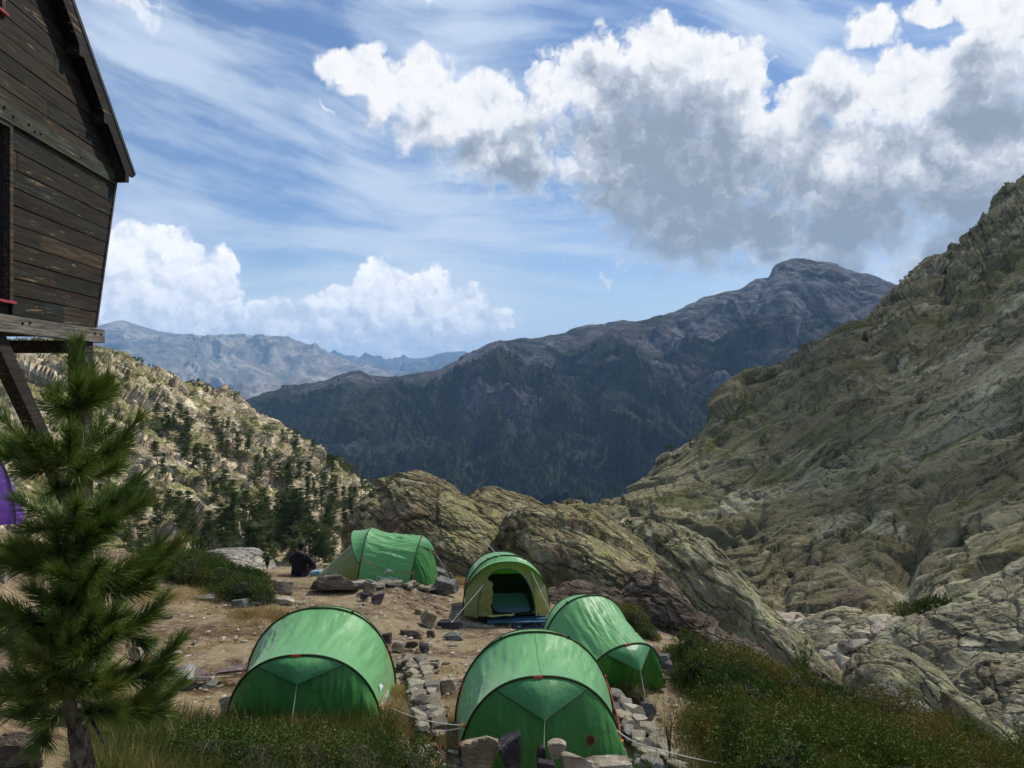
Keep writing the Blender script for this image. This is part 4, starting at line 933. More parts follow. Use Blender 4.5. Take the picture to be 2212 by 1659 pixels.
def tent(label, loc, rz, L=1.25, wA=2.1, hA=1.15, wB=1.95, hB=.92, leanA=-.05, leanB=-.28, extA=.35, extB=.42, open_=False, pegB=(0, 0), vent=.34, seed=1, green=True,
         fly=None, endm=None, text=True, guyB=.35, strap=(1, -1), canopy=.34, panelA=None, wr=1.6):
    fly = fly or M_fly; endm = endm or M_end; panelA = panelA or M_ol
    T = thing('tent', label, 'tent', loc, rz, None); nt, ns = 121, 41
    def arch(t, w, h): return (w / 2) * np.sign(np.cos(t)) * np.abs(np.cos(t)) ** .86, h * np.sin(t) ** .93
    def A(t): y, z = arch(t, wA, hA); return np.stack([leanA * z / hA, y, z], -1)
    def B(t): y, z = arch(t, wB, hB); return np.stack([-L + leanB * z / hB, y, z], -1)
    tt = np.linspace(0, np.pi, nt)
    def roof(s, t):
        a, b = A(t), B(t); p = a * (1 - s[..., None]) + b * s[..., None]
        ra = np.stack([np.zeros_like(t), np.cos(t), np.sin(t)], -1)
        q = np.stack([t * 5.2 + s * 1.2, s * 1.3, t * 0 + seed], -1).reshape(-1, 3); env = np.sin(np.pi * s) ** .6 * np.sin(t) ** .35
        wv = (fbm(q, 3, .6, seed=seed) * .030 + fbm(q * np.array([3.2, 1.2, 1]), 3, .6, seed=seed + 3, mode=1) * .022 * smst(fbm(q * .5, 1, seed=seed + 5), -.25, .3)).reshape(t.shape) * wr
        return p - ra * (.075 * 4 * s * (1 - s) * np.sin(t) ** .5)[..., None] + ra * (wv * env)[..., None]
    S, TT = np.meshgrid(np.linspace(0, 1, ns), tt, indexing='ij')
    flyo = mesh('flysheet', roof(S, TT).reshape(-1, 3), grid_faces(ns, nt), fly, parent=T)
    ss_ = np.linspace(.01, .99, 30); v, f = tube(roof(ss_, np.full(30, .5 * np.pi)) + (0, 0, .003), .0035, 5); mesh('seam', v, f, M_hood, parent=flyo)
    # hoops sewn into dark sleeves, with their clips
    for nm, H in (('hoop', A), ('hoop', B)):
        v, f = tube(H(tt) + np.stack([tt * 0, np.cos(tt), np.sin(tt)], -1) * .008, .013, 8); ho = mesh(nm, v, f, M_edge, parent=T)
        for q in ((.62, .38) if H is A else ()):
            c = H(np.array([q * np.pi]))[0]; MB().box(c * np.array([1, 1.015, 1.015]), (.03, .03, .035)).build('clip', M_edge, ho)
    # sloping end behind the lower hoop
    r = np.linspace(0, 1, 36); RR_, T2 = np.meshgrid(r, tt, indexing='ij')
    b = B(T2); gpt = np.stack([-L - extB * np.sin(T2) ** .55, b[..., 1] * 1.0, 0 * T2 - .02], -1)
    pk = np.exp(-((T2 - (.12 * np.pi if pegB[1] > 0 else .88 * np.pi)) / .30) ** 2)
    gpt = gpt + np.stack([-pk * abs(pegB[0]), pk * pegB[1], 0 * pk], -1)
    e = b * (1 - RR_[..., None]) + gpt * RR_[..., None]
    sag = (np.sin(np.pi * RR_) * np.sin(T2)) * -.05
    q = np.stack([T2 * 6.5, RR_ * 1.0, T2 * 0 + seed + 9], -1).reshape(-1, 3)
    wv = (fbm(q, 3, .6, seed=seed + 11) * .05 + fbm(q * np.array([2.7, 1.0, 1]), 3, seed=seed + 12, mode=1) * .024).reshape(T2.shape) * np.sin(np.pi * RR_) ** .7 * np.sin(T2) ** .3
    e = e + np.stack([-(sag * -1 + wv), 0 * wv, wv * .4 + sag * .3], -1)
    mesh('end_panel', e.reshape(-1, 3), grid_faces(36, nt), endm, parent=T)
    # pointed vent hood hanging off the lower hoop
    a0, a1 = .335 * np.pi, .665 * np.pi; ta = np.linspace(a0, a1, 25); top = B(ta) + np.array([-.012, 0, -.008]); apex = np.array([-L + leanB - vent * .82, 0, hB - vent * .92])
    R3, K3 = np.meshgrid(np.linspace(0, 1, 12), np.arange(25), indexing='ij')
    hp = top[K3] * (1 - R3[..., None]) + apex * R3[..., None]
    hp = hp + np.array([-.35, 0, 1.0]) * (.05 * np.sin(np.pi * R3) * np.sin(np.pi * K3 / 24))[..., None]
    hood = mesh('vent_hood', hp.reshape(-1, 3), grid_faces(12, 25), fly if not green else M_hood, parent=T)
    for sgn in (0, 24):
        v, f = tube(hp[:, sgn], .005, 5); mesh('piping', v, f, M_edge, parent=hood)
    foot = np.array([apex[0] - guyB, apex[1] + .05 * strap[0], 0.0]); v, f = tube(np.linspace(apex, foot, 6), .0045, 5); mesh('guy_line', v, f, M_cord, parent=T)
    tb = B(np.array([.49 * np.pi]))[0]; MB().box(tb + np.array([-.006, 0, .006]), (.025, .09, .022)).build('loop', M_red, T)
    # side tension straps
    for sg in strap:
        t0 = (.17 if sg > 0 else .83) * np.pi; p0 = A(np.array([t0]))[0]; p1 = B(np.array([(.09 if sg > 0 else .91) * np.pi]))[0]; mid = (p0 + p1) / 2 + np.array([0, sg * .05, -.10])
        v, f = tube(cat_rom(np.array([p0, mid, p1]) + np.array([0, sg * .02, 0]), 14), .005, 5); st = mesh('strap', v, f, M_red, parent=T)
        MB().box(p1 + np.array([-.02, sg * .03, 0]), (.035, .022, .025)).build('buckle', M_or, st)
        MB().box(p1 + np.array([-.03, sg * .04, -.08]), (.012, .010, .13)).build('strap_tail', M_red, st)
        MB().box(p0 + np.array([0, sg * .02, .0]), (.022, .022, .036)).build('buckle', M_red, st)
    # door end with its small awning
    if canopy:
        tc = np.linspace(.13 * np.pi, .87 * np.pi, 61); hc = A(tc); k = np.sin((tc - tc[0]) / (tc[-1] - tc[0]) * np.pi)
        nose = hc + np.stack([canopy * k ** .7, -hc[:, 1] * .05 * k, -hA * .055 * k], -1)
        R3, K3 = np.meshgrid(np.linspace(0, 1, 14), np.arange(61), indexing='ij')
        cp = hc[K3] * (1 - R3[..., None]) + nose[K3] * R3[..., None] + np.array([0, 0, 1.]) * (-.025 * np.sin(np.pi * R3))[..., None]
        aw = mesh('awning', cp.reshape(-1, 3), grid_faces(14, 61), fly, parent=T)
        v, f = tube(nose, .009, 6); mesh('awning_edge', v, f, M_edge, parent=aw)
    def G(t): return np.stack([extA * np.sin(t) ** .6, A(t)[..., 1] * 1.0, 0 * t - .02], -1)
    if not open_:
        a = A(T2); gq = G(T2); gq[..., 0] += extA * .25 * np.exp(-((T2 - .5 * np.pi) / .5) ** 2)
        e = a * (1 - RR_[..., None]) + gq * RR_[..., None]
        q = np.stack([T2 * 7, RR_ * 1.1, T2 * 0 + seed + 30], -1).reshape(-1, 3)
        wv = (fbm(q, 3, .6, seed=seed + 31, mode=1) * .05).reshape(T2.shape) * np.sin(np.pi * RR_) ** .7
        e = e + np.stack([wv, 0 * wv, wv * .3], -1); mesh('door_panel', e.reshape(-1, 3), grid_faces(36, nt), panelA, parent=T)
    else:
        # olive surround of the doorway
        def door(t): y, z = arch(t, wA * .66, hA * .80); return np.stack([.10 + (1 - z / hA) * extA * .75, y - .03, z], -1)
        R3, T3 = np.meshgrid(np.linspace(0, 1, 16), tt, indexing='ij'); a = A(T3); dq = door(T3)
        gq = a.copy(); low = (1 - np.sin(T3)) ** 2
        a = a + np.stack([low * extA * .5, np.sign(np.cos(T3)) * low * -.02, 0 * low], -1)
        e = a * (1 - R3[..., None]) + dq * R3[..., None]
        q = np.stack([T3 * 6, R3 * 2, T3 * 0 + 3], -1).reshape(-1, 3); wv = (fbm(q, 3, .6, seed=seed + 41) * .03).reshape(T3.shape) * np.sin(np.pi * R3) ** .7
        e[..., 0] += wv; mesh('door_surround', e.reshape(-1, 3), grid_faces(16, nt), M_ol, parent=T)
        v, f = tube(door(tt), .011, 6); mesh('door_piping', v, f, plain('piping_green', (.03, .12, .06), .6), parent=T)
        # tied-back flap, lowered flap, groundsheet, inner wall, mat and a loose white sheet
        def cloth(nm, P4, mt_, sd, amp_=.03, nu=30, nv=30):
            u_, v_ = np.meshgrid(np.linspace(0, 1, nu), np.linspace(0, 1, nv)); P4 = np.array(P4, float)
            c_ = (P4[0] * ((1 - u_) * (1 - v_))[..., None] + P4[1] * (u_ * (1 - v_))[..., None] + P4[2] * (u_ * v_)[..., None] + P4[3] * ((1 - u_) * v_)[..., None])
            q_ = np.stack([u_ * 3, v_ * 5, u_ * 0 + sd], -1).reshape(-1, 3)
            c_ = c_.reshape(-1, 3) + np.stack([fbm(q_ + 5, 3, seed=sd) * amp_, fbm(q_ + 9, 3, seed=sd + 1) * amp_, fbm(q_, 3, .6, seed=sd + 2) * amp_ * .7], -1)
            return mesh(nm, c_, grid_faces(nv, nu), mt_, parent=T)
        s_ = 1
        cloth('door_flap', [(.20, -.50, .80), (.30, -.30, .66), (.42, -.34, .02), (.38, -.70, .02)], M_ol, 5, .05)
        cloth('door_flap', [(.18, .52, .72), (.14, .48, .76), (.40, .60, .03), (.46, .78, .03)], M_ol, 7, .03)
        th_ = np.linspace(-1.6, 1.6, 25); rr_ = np.linspace(0, 1, 8); Rr, Th = np.meshgrid(rr_, th_, indexing='ij')
        lf = np.stack([.36 + .12 * np.cos(Th) * Rr, -.20 + .34 * np.sin(Th) * Rr, .035 + .012 * np.sin(Th * 5) * Rr], -1); mesh('door_flap', lf.reshape(-1, 3), grid_faces(8, 25), plain('flap_lime', (.38, .40, .12), .7), parent=T)
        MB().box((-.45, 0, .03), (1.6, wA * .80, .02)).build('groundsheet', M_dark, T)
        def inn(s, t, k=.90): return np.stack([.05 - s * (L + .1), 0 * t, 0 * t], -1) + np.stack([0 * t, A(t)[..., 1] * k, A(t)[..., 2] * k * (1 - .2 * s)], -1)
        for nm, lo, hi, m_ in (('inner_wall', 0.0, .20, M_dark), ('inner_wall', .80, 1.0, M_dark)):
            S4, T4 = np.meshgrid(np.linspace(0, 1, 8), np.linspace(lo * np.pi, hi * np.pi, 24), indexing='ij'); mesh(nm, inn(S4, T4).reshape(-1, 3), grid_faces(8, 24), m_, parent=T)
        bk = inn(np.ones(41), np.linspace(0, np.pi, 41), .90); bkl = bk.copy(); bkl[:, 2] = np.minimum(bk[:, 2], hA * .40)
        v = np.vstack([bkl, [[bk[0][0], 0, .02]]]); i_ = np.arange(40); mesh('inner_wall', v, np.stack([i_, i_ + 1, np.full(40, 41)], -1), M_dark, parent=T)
        bku = bk.copy(); bku[:, 2] = np.maximum(bku[:, 2], 0); v = np.vstack([bku + (-.01, 0, 0), [[bk[0][0] - .01, 0, hA * .3]]]); mesh('inner_roof', v, np.stack([i_, i_ + 1, np.full(40, 41)], -1), M_inner, parent=T)
        v, f = ico(3); sgn = np.sign(v) * np.abs(v) ** .35; mesh('sleeping_mat', sgn * np.array([.68, .40, .04]) + (-.35, .10, .08), f, M_mat, parent=T)
        cloth('sheet', [(.20, .05, .06), (.34, .10, .05), (.30, .44, .09), (.14, .42, .10)], M_cord, 9, .02)
    if text:
        for side in (1, -1):
            tab = np.linspace(0, .5 * np.pi, 80); pt_ = roof(np.full(80, .55), tab if side > 0 else np.pi - tab); arc = np.concatenate([[0], np.cumsum(np.linalg.norm(np.diff(pt_, axis=0), axis=1))])
            vt, ft_ = letter_mesh('Quechua', .135); vt[:, 0] -= vt[:, 0].mean(); vt[:, 1] += .15
            vm, fm_ = mark_mesh(.17, .125); vm[:, 0] -= .11; vm[:, 1] += .31
            for vq, fq, nm in ((vt, ft_, 'lettering'), (vm, fm_, 'logo')):
                s = .58 + (vq[:, 0] / L) * side; tq = np.interp(vq[:, 1], arc, tab); tq = tq if side > 0 else np.pi - tq
                pq = roof(s, tq); out = np.stack([0 * tq, np.cos(tq), np.sin(tq)], -1)
                mesh(nm, pq + out * .012, fq, M_logo, smooth=False, parent=flyo)
    return T

tf = tent('front left green tent with its shaded rear panel towards the camera, half hidden by grass', (-2.59, 10.85, -4.20), R(94), L=1.15, wA=2.0, hA=1.17, wB=1.82, hB=1.0, extB=.5, pegB=(.12, -.10), seed=3, strap=(1, -1), vent=.28)
tm = tent('nearest green tent, front middle, with rocks along its foot', (.27, 9.55, -4.12), R(92), L=1.0, wA=1.88, hA=1.17, wB=1.72, hB=1.09, extB=.62, pegB=(.35, -.22), seed=5, strap=(1, -1), vent=.36)
tr_ = tent('green tent turned sideways with a sagging roof, right of the nearest tent', (1.20, 12.95, -4.62), R(115), L=.95, wA=1.75, hA=1.2, wB=1.40, hB=.78, leanB=-.32, extB=.18, vent=.34, pegB=(.1, -.05), seed=7, guyB=.25, text=False, strap=(1,))
to = tent('open green tent with olive doorway pitched on a blue pallet', (-.12, 16.55, -4.70), R(-84), L=1.3, wA=1.78, hA=1.14, wB=1.6, hB=.90, extA=.42, open_=True, canopy=.30, seed=9, text=False, strap=(-1,))
tb = tent('farthest green tent seen side-on with olive door flaps towards the seated person', (-3.52, 19.0, -4.60), R(180), L=1.18, wA=1.75, hA=1.17, wB=1.6, hB=.98, leanA=-.16, leanB=-.20, extA=.92, extB=.58, vent=.38, seed=11, strap=(1,), canopy=.42, wr=2.6)
# purple tent behind the sapling
tp = tent('purple tent at the left border behind the sapling', (-9.70, 14.6, gz1(-9.6, 15) + .75), R(60), L=1.3, wA=2.3, hA=1.35, wB=2.0, hB=1.1, seed=13, fly=M_purp, endm=M_purp, panelA=M_purp, green=False, text=False, canopy=0, strap=(1,))

# long guy lines to the rocks, each belongs to its tent
def line(par, p0, p1, sagm=.0, r=.0045, mt=None, name='guy_line'):
    bpy.context.view_layer.update(); inv = np.array(par.matrix_world.inverted())
    p0, p1 = np.array(p0, float), np.array(p1, float); s = np.linspace(0, 1, 16)[:, None]; p = p0 * (1 - s) + p1 * s; p[:, 2] -= sagm * 4 * (s * (1 - s))[:, 0]
    q = np.hstack([p, np.ones((16, 1))]) @ inv.T; v, f = tube(q[:, :3], r, 5); return mesh(name, v, f, mt or M_cord, parent=par)
line(to, P(1081,1204,16.2), P(1010,1128,23.0), .02)
line(to, P(1046,1262,16.0), P(975,1345,15.2), 0)
line(to, P(1148,1235,16.2), P(1192,1328,15.7), 0)
line(tm, P(1004,1567,8.6), P(842,1528,9.6), .05, .005)
line(tm, P(1004,1570,8.6), P(905,1577,9.2), .03, .004)
line(tm, P(1330,1575,8.4), P(1398,1612,8.0), .03, .006)
line(tm, P(1398,1612,8.0), P(1600,1656,8.6), .02, .006)
line(tf, P(835,1516,10.2), P(905,1540,9.7), .02, .005)
line(tf, P(506,1459,10.9), P(420,1462,10.5), .01, .0035)
line(tb, P(729,1236,18.3), P(704,1252,18.0), 0)
line(tb, P(934,1192,19.2), P(952,1212,19.6), 0, .004)
v, f = ico(2); bpy.context.view_layer.update(); inv = tm.matrix_world.inverted(); c = np.array(inv @ Vector(P(1004,1567,8.6))); mesh('tensioner', v * .035 * np.array([1, 1, .7]) + c, f, M_or, parent=tm)

# ------------------------------------------------------------------ blue pallet
M_pal = mat('pallet_blue', .8, .2); p = objco(M_pal); f_ = M_pal.noise(M_pal.vs(p, (2, 14, 14)), 2, 6, .7)
M_pal.put(M_pal.b.inputs['Base Color'], M_pal.mix(M_pal.mr(f_, .42, .66), (.012, .075, .15), (.10, .15, .18))); bump(M_pal, f_, .4, .01)
pl = thing('pallet', 'blue-painted wooden pallet on the ground under the open tent', 'pallet', (.09, 16.42, -4.885), R(3))
for zz, nm in ((.125, 'deck_board'), (.011, 'base_board')):
    for k in range(5 if zz > .05 else 3):
        MB().box((0, -.40 + k * .2 if zz > .05 else -.40 + k * .4, zz), (1.2, .12 if zz > .05 else .10, .02)).build(nm, M_pal.mat, pl)
for ix in (-.53, 0, .53):
    for iy in (-.38, 0, .38): MB().box((ix, iy, .065), (.14, .10, .086)).build('block', M_pal.mat, pl)
for ix in (-.53, 0, .53): MB().box((ix, 0, .1115), (.10, .92, .006)).build('stringer', M_pal.mat, pl)

# ------------------------------------------------------------------ the seated person
def skin(name, nodes, edges, mt, parent, sub=2, root=0):
    me = bpy.data.meshes.new(name); me.from_pydata([q[:3] for q in nodes], edges, []); ob = bpy.data.objects.new(name, me); COL.objects.link(ob)
    sk = ob.modifiers.new('s', 'SKIN'); sk.use_smooth_shade = True
    for i, q in enumerate(nodes):
        d = me.skin_vertices[0].data[i]; d.radius = (q[3], q[4] if len(q) > 4 else q[3]); d.use_root = (i == root)
    ss = ob.modifiers.new('u', 'SUBSURF'); ss.levels = sub; ss.render_levels = sub
    dg = bpy.context.evaluated_depsgraph_get(); m2 = bpy.data.meshes.new_from_object(ob.evaluated_get(dg)); bpy.data.objects.remove(ob)
    o = bpy.data.objects.new(name, m2); COL.objects.link(o); m2.materials.clear(); m2.materials.append(mt)
    for pgn in m2.polygons: pgn.use_smooth = True
    o.parent = parent; return o
# local: x right, y ahead (away from the camera), z up; sits on the ground, knees drawn up, arms resting on them
per_loc = P(645, 1250, 19.5); per = thing('person', 'person in a black hooded jacket and cap sitting on the ground, back to the camera', 'person', per_loc, R(-14))
M_skin = plain('skin', (.36, .19, .12), .6, var=.1); M_jk = plain('jacket_black', (.008, .008, .011), .75, var=.3, scale=9); M_tr = plain('trousers_charcoal', (.045, .045, .055), .85); M_cap = plain('cap_black', (.006, .006, .008), .8); M_sh = plain('shoe', (.12, .10, .09), .8)
pel, wai, che, neck, head = (0,.02,.12), (0,.02,.30), (0,.06,.50), (0,.11,.62), (.005,.13,.74)
body_n = [(0,.02,.12,.15,.12), (0,.02,.30,.15,.11), (0,.06,.47,.17,.11), (0,.10,.585,.065,.065), (0,.12,.655,.052,.055), (.005,.135,.70,.075,.085), (.005,.135,.775,.078,.092), (.005,.13,.835,.055,.065),
          (.17,.07,.53,.06), (.26,.16,.32,.045), (.20,.40,.33,.035), (.16,.47,.33,.025), (-.17,.07,.53,.06), (-.26,.16,.32,.045), (-.17,.40,.33,.035), (-.12,.47,.34,.025),
          (.11,.05,.10,.095), (.15,.42,.40,.062), (.13,.52,.05,.042), (-.11,.05,.10,.095), (-.15,.42,.40,.062), (-.13,.52,.05,.042), (.13,.64,.03,.032), (-.13,.64,.03,.032)]
body_e = [(0,1),(1,2),(2,3),(3,4),(4,5),(5,6),(6,7),(2,8),(8,9),(9,10),(10,11),(2,12),(12,13),(13,14),(14,15),(0,16),(16,17),(17,18),(0,19),(19,20),(20,21),(18,22),(21,23)]
nd = list(body_n); ed = list(body_e)
for hnd, sx in ((11, -1), (15, 1)):             # five bent fingers on each hand
    hx, hy, hz_ = nd[hnd][:3]
    for kf, (dx, ln) in enumerate(((-.028, .060), (-.010, .070), (.010, .067), (.028, .055))):
        a_ = len(nd); nd += [(hx + dx, hy + .035, hz_ + .004, .009), (hx + dx + sx * .010, hy + .035 + ln * .55, hz_ - .008, .008), (hx + dx + sx * .018, hy + .035 + ln * .8, hz_ - .035, .007)]; ed += [(hnd, a_), (a_, a_ + 1), (a_ + 1, a_ + 2)]
    a_ = len(nd); nd += [(hx + sx * .035, hy + .01, hz_ + .012, .010), (hx + sx * .055, hy + .035, hz_ + .002, .008)]; ed += [(hnd, a_), (a_, a_ + 1)]
hx_, hy_, hz2 = .005, .135, .755
a_ = len(nd); nd += [(hx_ + .004, hy_ + .098, hz2 - .005, .012), (hx_ + .086, hy_ + .0, hz2 - .005, .012, .018), (hx_ - .086, hy_ + .0, hz2 - .005, .012, .018)]; ed += [(6, a_), (6, a_ + 1), (6, a_ + 2)]
skin('body', nd, ed, M_skin, per)
v, f = ico(1)
for sx in (-1, 1): mesh('eye', v * .011 + (hx_ + sx * .03, hy_ + .088, hz2 + .01), f, M_cord, parent=per)
jk = skin('jacket', [(0,.02,.07,.205,.17), (0,.02,.24,.20,.15), (0,.045,.40,.215,.145), (0,.06,.52,.18,.12), (0,.085,.60,.105,.095),
      (.175,.07,.535,.088), (.285,.14,.33,.075), (.22,.38,.34,.056), (-.175,.07,.535,.088), (-.285,.14,.33,.075), (-.19,.38,.34,.056)],
     [(0,1),(1,2),(2,3),(3,4),(3,5),(5,6),(6,7),(3,8),(8,9),(9,10)], M_jk, per)
skin('hood', [(-.08,.00,.585,.055), (0,-.035,.60,.07), (.08,.00,.585,.055), (.10,.08,.60,.04), (-.10,.08,.60,.04)], [(0,1),(1,2),(2,3),(0,4)], M_jk, jk, root=1)
skin('trousers', [(0,.03,.09,.15,.11), (.12,.06,.10,.115), (.155,.42,.415,.078), (.135,.51,.12,.062), (-.12,.06,.10,.115), (-.155,.42,.415,.078), (-.135,.51,.12,.062)], [(0,1),(1,2),(2,3),(0,4),(4,5),(5,6)], M_tr, per)
for sx in (-1, 1):
    v, f = ico(3); mesh('shoe', np.sign(v) * np.abs(v) ** .8 * np.array([.05, .13, .045]) + (sx * .13, .60, .04), f, M_sh, parent=per)
v, f = ico(4); vv = v.copy(); vv[:, 2] = np.where(vv[:, 2] < -.1, -.1 + (vv[:, 2] + .1) * .1, vv[:, 2]); cp = mesh('cap', vv * np.array([.094, .112, .098]) + (hx_, hy_ - .003, .785), f, M_cap, parent=per)
MB().box((hx_, hy_ + .13, .785), (.11, .09, .008), np.array(Matrix.Rotation(-.15, 3, 'X'))).build('peak', M_cap, cp)
v, f = ico(3); vv = v * np.array([.080, .094, .082]); vv[:, 1] = np.minimum(vv[:, 1], .03); mesh('hair', vv + (hx_, hy_ - .008, .745), f, plain('hair', (.012, .009, .008), .7), parent=per)
# blue and grey bag lying between person and tent
bg_ = thing('bag', 'crumpled blue and grey bag lying between the seated person and the far tent', 'bag', P(684, 1252, 19.3))
v, f = stone_shape(77, 4, 7, .09); mesh('bag_body', v * np.array([.17, .12, .13]) + (0, 0, .11), f, plain('bag_grey', (.30, .36, .42), .7), parent=bg_)
v, f = stone_shape(78, 3, 6, .09); mesh('flap', v * np.array([.07, .09, .12]) + (.09, -.05, .12), f, plain('bag_blue', (.10, .32, .45), .6), parent=bg_)
th = np.linspace(0, 2 * np.pi, 17); v, f = tube(np.stack([-.07 + .045 * np.cos(th), th * 0 - .125, .13 + .055 * np.sin(th)], -1), .009, 5); mesh('strap', v, f, plain('bag_strap', (.05, .16, .22), .6), parent=bg_)
# ------------------------------------------------------------------ timber hut on stilts
wood = mat('weathered_boards', .85, .22); at = wood.t.nodes.new('ShaderNodeVertexColor'); at.layer_name = 'tint'; p = objco(wood)
gr_ = wood.noise(wood.vs(p, (14, 1.1, 26)), 1.6, 8, .68); gr2_ = wood.noise(wood.vs(p, (10, .45, 9)), 1.2, 5, .6)
fl = wood.noise(wood.vs(p, (6, 1.0, 16)), 1.7, 7, .72)
c = wood.mix(wood.mr(gr_, .35, .65), wood.mix(1.0, at.outputs[0], (.32, .32, .31), 'MULTIPLY'), wood.mix(1.0, at.outputs[0], (1.35, 1.3, 1.25), 'MULTIPLY'))
c = wood.mix(wood.mul(wood.mr(gr2_, .54, .62), .22), c, (.030, .055, .045))
c = wood.mix(wood.mul(wood.mr(fl, .612, .65), .8), c, (.30, .20, .10))
wood.put(wood.b.inputs['Base Color'], c); bump(wood, wood.add(gr_, wood.mul(fl, .5)), .5, .012)
WOOD = wood.mat
M_iron = plain('iron', (.02, .018, .016), .6); M_sill = plain('sill_red', (.30, .04, .045), .7); M_int = plain('interior', (.012, .011, .010), .9)
HO = np.array([-3.84 - .07 * 8.5, 8.5]); dY = np.array([-.07, 1.0]); Hn = np.array([1, .07]) / math.hypot(1, .07)
hut = thing('wooden_hut', 'dark weathered timber hut on stilts with a steep roof, at the upper left', 'hut', (0, 0, 0))
def W(yy, off=0.0):                      # a spot on the gable wall plane by its depth yy
    q = np.array([-3.84 - .07 * yy, yy]) + Hn * off; return q
def far_edge(z): return 8.5 + .53 * (z - .61) / 1.74 if z < 2.35 else 9.03 - (z - 2.35) * 1.14
RIDGE_Y = 6.45; NEAR = 3.9
def near_edge(z): return NEAR - .53 * (z - .61) / 1.74 if z < 2.35 else (NEAR - .53) + (z - 2.35) * 1.14
rs = np.random.RandomState(4); mb = MB()
def board(mb, ya0, ya1, yb0, yb1, z0, z1, off, th, col):
    """one board: lower edge from depth ya0 to ya1 at z0, upper edge yb0 to yb1 at z1"""
    pts_ = []
    for o_ in (off - th, off):
        for yy, z in ((ya0, z0), (ya1, z0), (yb1, z1), (yb0, z1)): x_, y_ = W(yy, o_); pts_.append((x_, y_, z))
    mb.add(np.array(pts_), np.array([[4, 5, 6, 7], [3, 2, 1, 0], [0, 1, 5, 4], [1, 2, 6, 5], [2, 3, 7, 6], [3, 0, 4, 7]]), col)
z = .60; wins = [(5.6, 6.92, .71, 2.25), (5.7, 6.80, 3.15, 3.9)]
while z < 4.9:
    h = rs.uniform(.15, .172); z1 = z + h - .011; cuts = [near_edge(z), far_edge(z)]
    if cuts[1] - cuts[0] < .2: break
    j = near_edge(z); segs = []
    while j < far_edge(z) - .01:
        e_ = j + rs.uniform(.9, 2.3); e_ = far_edge(z) if e_ > far_edge(z) - .5 else e_; segs.append((j, e_)); j = e_
    for s0, s1 in segs:
        parts = [(s0, s1)]
        for w0, w1_, wz0, wz1 in wins:
            if z1 > wz0 and z < wz1:
                parts = [q_ for a_, b_ in parts for q_ in ((a_, min(b_, w0)), (max(a_, w1_), b_)) if q_[1] - q_[0] > .02]
        for a_, b_ in parts:
            t_ = rs.rand(); col = np.array([(.030, .022, .014), (.044, .031, .019), (.062, .043, .024), (.032, .033, .024), (.12, .08, .042)][int(t_ ** 1.3 * 5)]) * rs.uniform(.35, .62)
            la = a_ + .003 if a_ > near_edge(z) + .01 else near_edge(z); lb = a_ + .003 if a_ > near_edge(z) + .01 else near_edge(z1)
            ra = b_ if b_ < far_edge(z) - .01 else far_edge(z); rb = b_ if b_ < far_edge(z) - .01 else far_edge(z1)
            o_ = rs.uniform(-.004, .004); board(mb, la, ra, lb, rb, z, z1, o_, .02, col)
    z += h
gw = mb.build('gable_wall', WOOD, hut, col=True)
# dark backing behind the board gaps, holed at the windows
mb = MB()
zs = np.linspace(.60, 4.55, 40)
for za, zb in zip(zs[:-1], zs[1:]):
    parts = [(near_edge(za) + .02, min(far_edge(za), far_edge(zb)) - .02)]
    for w0, w1_, wz0, wz1 in wins:
        if zb > wz0 and za < wz1: parts = [q_ for a_, b_ in parts for q_ in ((a_, min(b_, w0)), (max(a_, w1_), b_)) if q_[1] - q_[0] > .02]
    for a_, b_ in parts: board(mb, a_, b_, a_, b_, za, zb, -.026, .01, (1, 1, 1))
mb.build('wall_lining', M_int, hut)
# beams with bolts
def beam(nm, y0, y1, z0, z1, off, th, col, par=hut):
    m_ = MB(); board(m_, y0, y1, y0, y1, z0, z1, off, th, col); return m_.build(nm, WOOD, par, col=True)
b1_ = beam('floor_beam', 3.9, 8.62, .44, .585, .055, .10, (.17, .155, .13))
b2_ = beam('tie_beam', 3.5, 9.0, 2.24, 2.395, .022, .05, (.045, .052, .036))
def bolts(par, lst, off):
    for yy, z_ in lst:
        x_, y_ = W(yy, off); v, f = ico(1); mesh('bolt', v * np.array([.012, .016, .016]) + (x_, y_, z_), f, M_iron, parent=par)
bolts(b1_, [(6.98, .53), (7.10, .545), (8.38, .53), (8.52, .53)], .060); bolts(b2_, [(6.76, 2.34), (6.9, 2.31), (7.15, 2.32), (7.25, 2.29), (7.35, 2.30), (8.15, 2.31)], .026)
# corner trim following the flare
m_ = MB(); board(m_, 8.50, 8.535, 9.03, 9.065, .60, 2.35, .014, .05, (.075, .05, .055)); m_.build('corner_trim', WOOD, hut, col=True)
# windows: frames, red sills
for w0, w1_, wz0, wz1 in wins:
    m_ = MB(); board(m_, w1_ - .05, w1_, w1_ - .05, w1_, wz0, wz1, .012, .09, (.06, .045, .035)); board(m_, w0, w0 + .05, w0, w0 + .05, wz0, wz1, .012, .09, (.06, .045, .035)); board(m_, w0, w1_, w0, w1_, wz1 - .05, wz1, .010, .08, (.06, .045, .035))
    fr = m_.build('window_frame', WOOD, hut, col=True)
    m_ = MB(); board(m_, w0, w1_ + .02, w0, w1_ + .02, wz0 - .018, wz0 + .004, .03, .12, (1, 1, 1)); m_.build('sill', M_sill, fr)
    m_ = MB(); board(m_, w0, w1_, w0, w1_, wz0, wz1, -.05, .01, (1, 1, 1)); m_.build('dark_interior', M_int, fr)  # dark sheet standing in for the unlit room behind the opening
